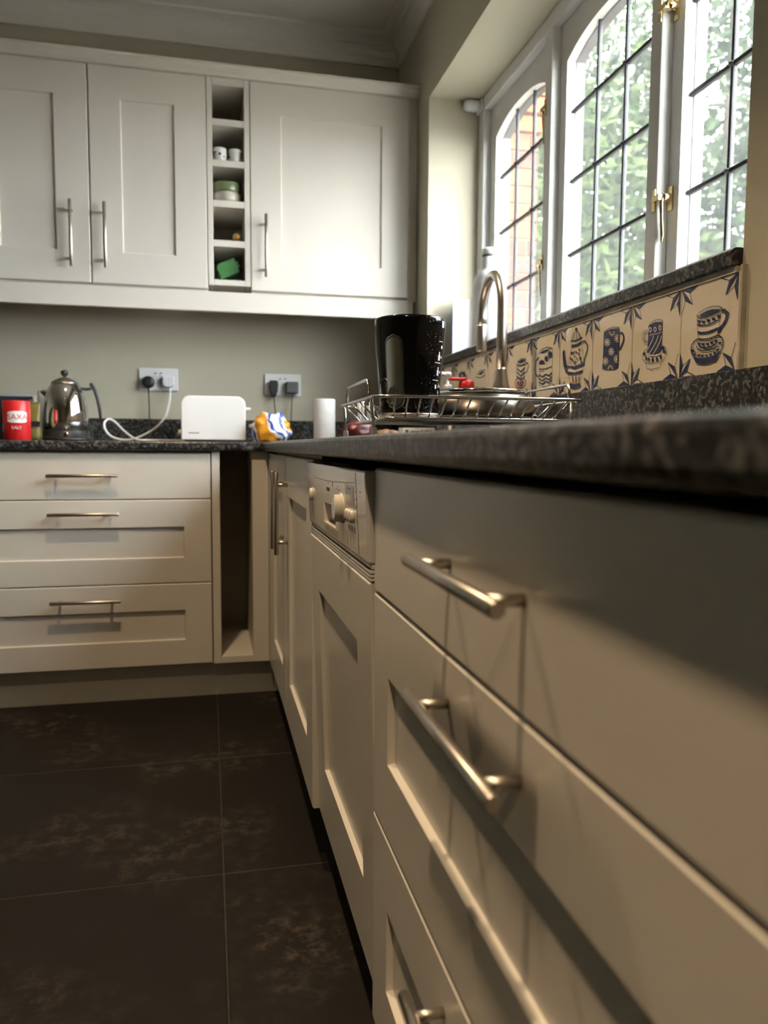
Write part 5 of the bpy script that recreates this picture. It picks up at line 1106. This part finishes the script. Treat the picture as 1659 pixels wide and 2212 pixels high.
# things beyond the rack, by the sink
rb = blob('red_net_bag', (0.432, 2.24, T1+0.035), 0.052, 0.040, 0.036, REDBAG, 0.18, 2.2, 12, 'dark red plastic bag on the worktop beyond the sink', 'bag', flat=0.3)
for i, (x, y, r) in enumerate(((0.500, 2.225, 0.022), (0.535, 2.235, 0.021), (0.520, 2.270, 0.023), (0.556, 2.275, 0.020))):
    blob('potato', (x, y, T1+r), r*1.15, r*0.95, r*0.9, BROWN, 0.14, 1.6, 20+i, ('small brown potato touching the red bag', 'small brown potato in the middle of the four', 'brown potato at the back of the four', 'smallest brown potato next to the white carton')[i], 'potato', flat=0.15, seg=18, rows=10)
wb = thing('carton', (0.632, 2.33, T1), 'flat white printed carton lying beyond the sink', 'carton')
part('box', MB().box(0.582, 0.682, 2.300, 2.360, T1, T1+0.044), PAPERW, wb, bevel=0.001)
pmk = MB()
for a, b, c_, d_ in ((0.588, 0.598, 0.014, 0.038), (0.604, 0.632, 0.020, 0.034), (0.638, 0.644, 0.016, 0.036), (0.650, 0.676, 0.030, 0.036), (0.650, 0.670, 0.020, 0.024)): pmk.box(a, b, 2.2993, 2.3005, T1+c_, T1+d_)
part('printing', pmk, GREYP, wb, kind='stuff')
sb = thing('pump_bottle', (0.700, 2.235, T1), 'clear pump soap bottle against the painted tiles', 'bottle')
part('bottle', MB().lathe([(0.026, 0), (0.029, 0.004), (0.029, 0.115), (0.024, 0.135), (0.012, 0.150), (0.012, 0.160)], (0.700, 2.235, T1), 28), CLEARP, sb)
part('pump', MB().lathe([(0.0135, 0.156), (0.0135, 0.172), (0.006, 0.174), (0.006, 0.196), (0.012, 0.198), (0.012, 0.208), (0.006, 0.210)], (0.700, 2.235, T1), 20).tube([(0.700, 2.235, T1+0.203), (0.672, 2.222, T1+0.204), (0.662, 2.218, T1+0.196)], 0.005, 10), WHITEP, sb)
rc = thing('washing_up_bottle', (0.703, 2.065, T1), 'clear washing-up bottle with a red flip cap', 'bottle')
part('bottle', MB().lathe([(0.027, 0), (0.030, 0.004), (0.030, 0.120), (0.025, 0.142), (0.020, 0.148)], (0.703, 2.065, T1), 28, sx=1.0, sy=0.75), CLEARP, rc)
cpq = part('cap', MB().lathe([(0.021, 0.146), (0.0225, 0.149), (0.0215, 0.166), (0.014, 0.172)], (0.703, 2.065, T1), 24, sy=0.85), RED, rc)
part('flip_lid', MB().box(0.652, 0.700, 2.053, 2.077, T1+0.170, T1+0.178), RED, cpq, bevel=0.003)
sp = thing('scrub_pot', (0.690, 2.150, T1), 'small steel pot between the pump bottle and red capped bottle', 'pot')
part('pot', MB().lathe([(0.018, 0), (0.021, 0.003), (0.022, 0.120), (0.0225, 0.1215), (0.020, 0.120), (0.019, 0.02)], (0.690, 2.150, T1), 24), STEEL, sp)
# ================================================================== ON THE SILL
SZ = zr(0.302)
wbv = thing('detergent_bottle', (0.905, 2.45, SZ), 'large white bottle standing on the window sill behind the tap', 'bottle')
part('bottle', MB().lathe([(0.046, 0), (0.051, 0.005), (0.0525, 0.06), (0.0520, 0.215), (0.048, 0.250), (0.034, 0.270), (0.0245, 0.280), (0.0235, 0.318)], (0.905, 2.45, SZ), 40), WHITEP, wbv)
part('neck_ring', MB().lathe([(0.0238, 0.317), (0.0238, 0.324)], (0.905, 2.45, SZ), 32), GREYP, wbv)
part('cap', MB().lathe([(0.0245, 0.324), (0.0245, 0.340), (0.020, 0.346), (0.008, 0.348)], (0.905, 2.45, SZ), 32), WHITEP, wbv)
pp = MB()
for (xa, ya), (xb_, yb_) in (((0.860, 2.690), (0.874, 2.712)), ((0.874, 2.712), (0.938, 2.742))):
    d_ = Vector((xb_-xa, yb_-ya, 0)).normalized(); n_ = Vector((-d_.y, d_.x, 0))*0.0008
    h0, h1 = (0.236, 0.226) if xa < 0.87 else (0.226, 0.238)
    q = [Vector((xa, ya, SZ)), Vector((xb_, yb_, SZ)), Vector((xb_, yb_, SZ+h1)), Vector((xa, ya, SZ+h0))]
    n0 = pp.add([a-n_ for a in q]+[a+n_ for a in q])
    for f in ((0,1,2,3),(7,6,5,4),(1,5,6,2),(4,0,3,7),(3,2,6,7),(4,5,1,0)): pp.quad(*[n0+i for i in f])
part('folded_card', pp, PAPERB, None, label='bluish folded card standing at the far end of the sill', cat='card')
al = thing('alarm_sensor', (0.94, RY1, zr(1.200)), 'small white rounded sensor fixed in the top corner of the recess', 'sensor')
part('bracket', MB().box(0.962, 0.9715, RY1-0.050, RY1, zr(1.196), zr(1.242)), WHITEP, al, bevel=0.004)
part('body', MB().lathe([(0.006, -0.030), (0.016, -0.026), (0.020, -0.014), (0.020, 0.022), (0.017, 0.026)], (0.936, RY1-0.024, zr(1.219)), 24, rot=Matrix.Rotation(math.radians(90), 3, 'Y')), WHITEP, al)
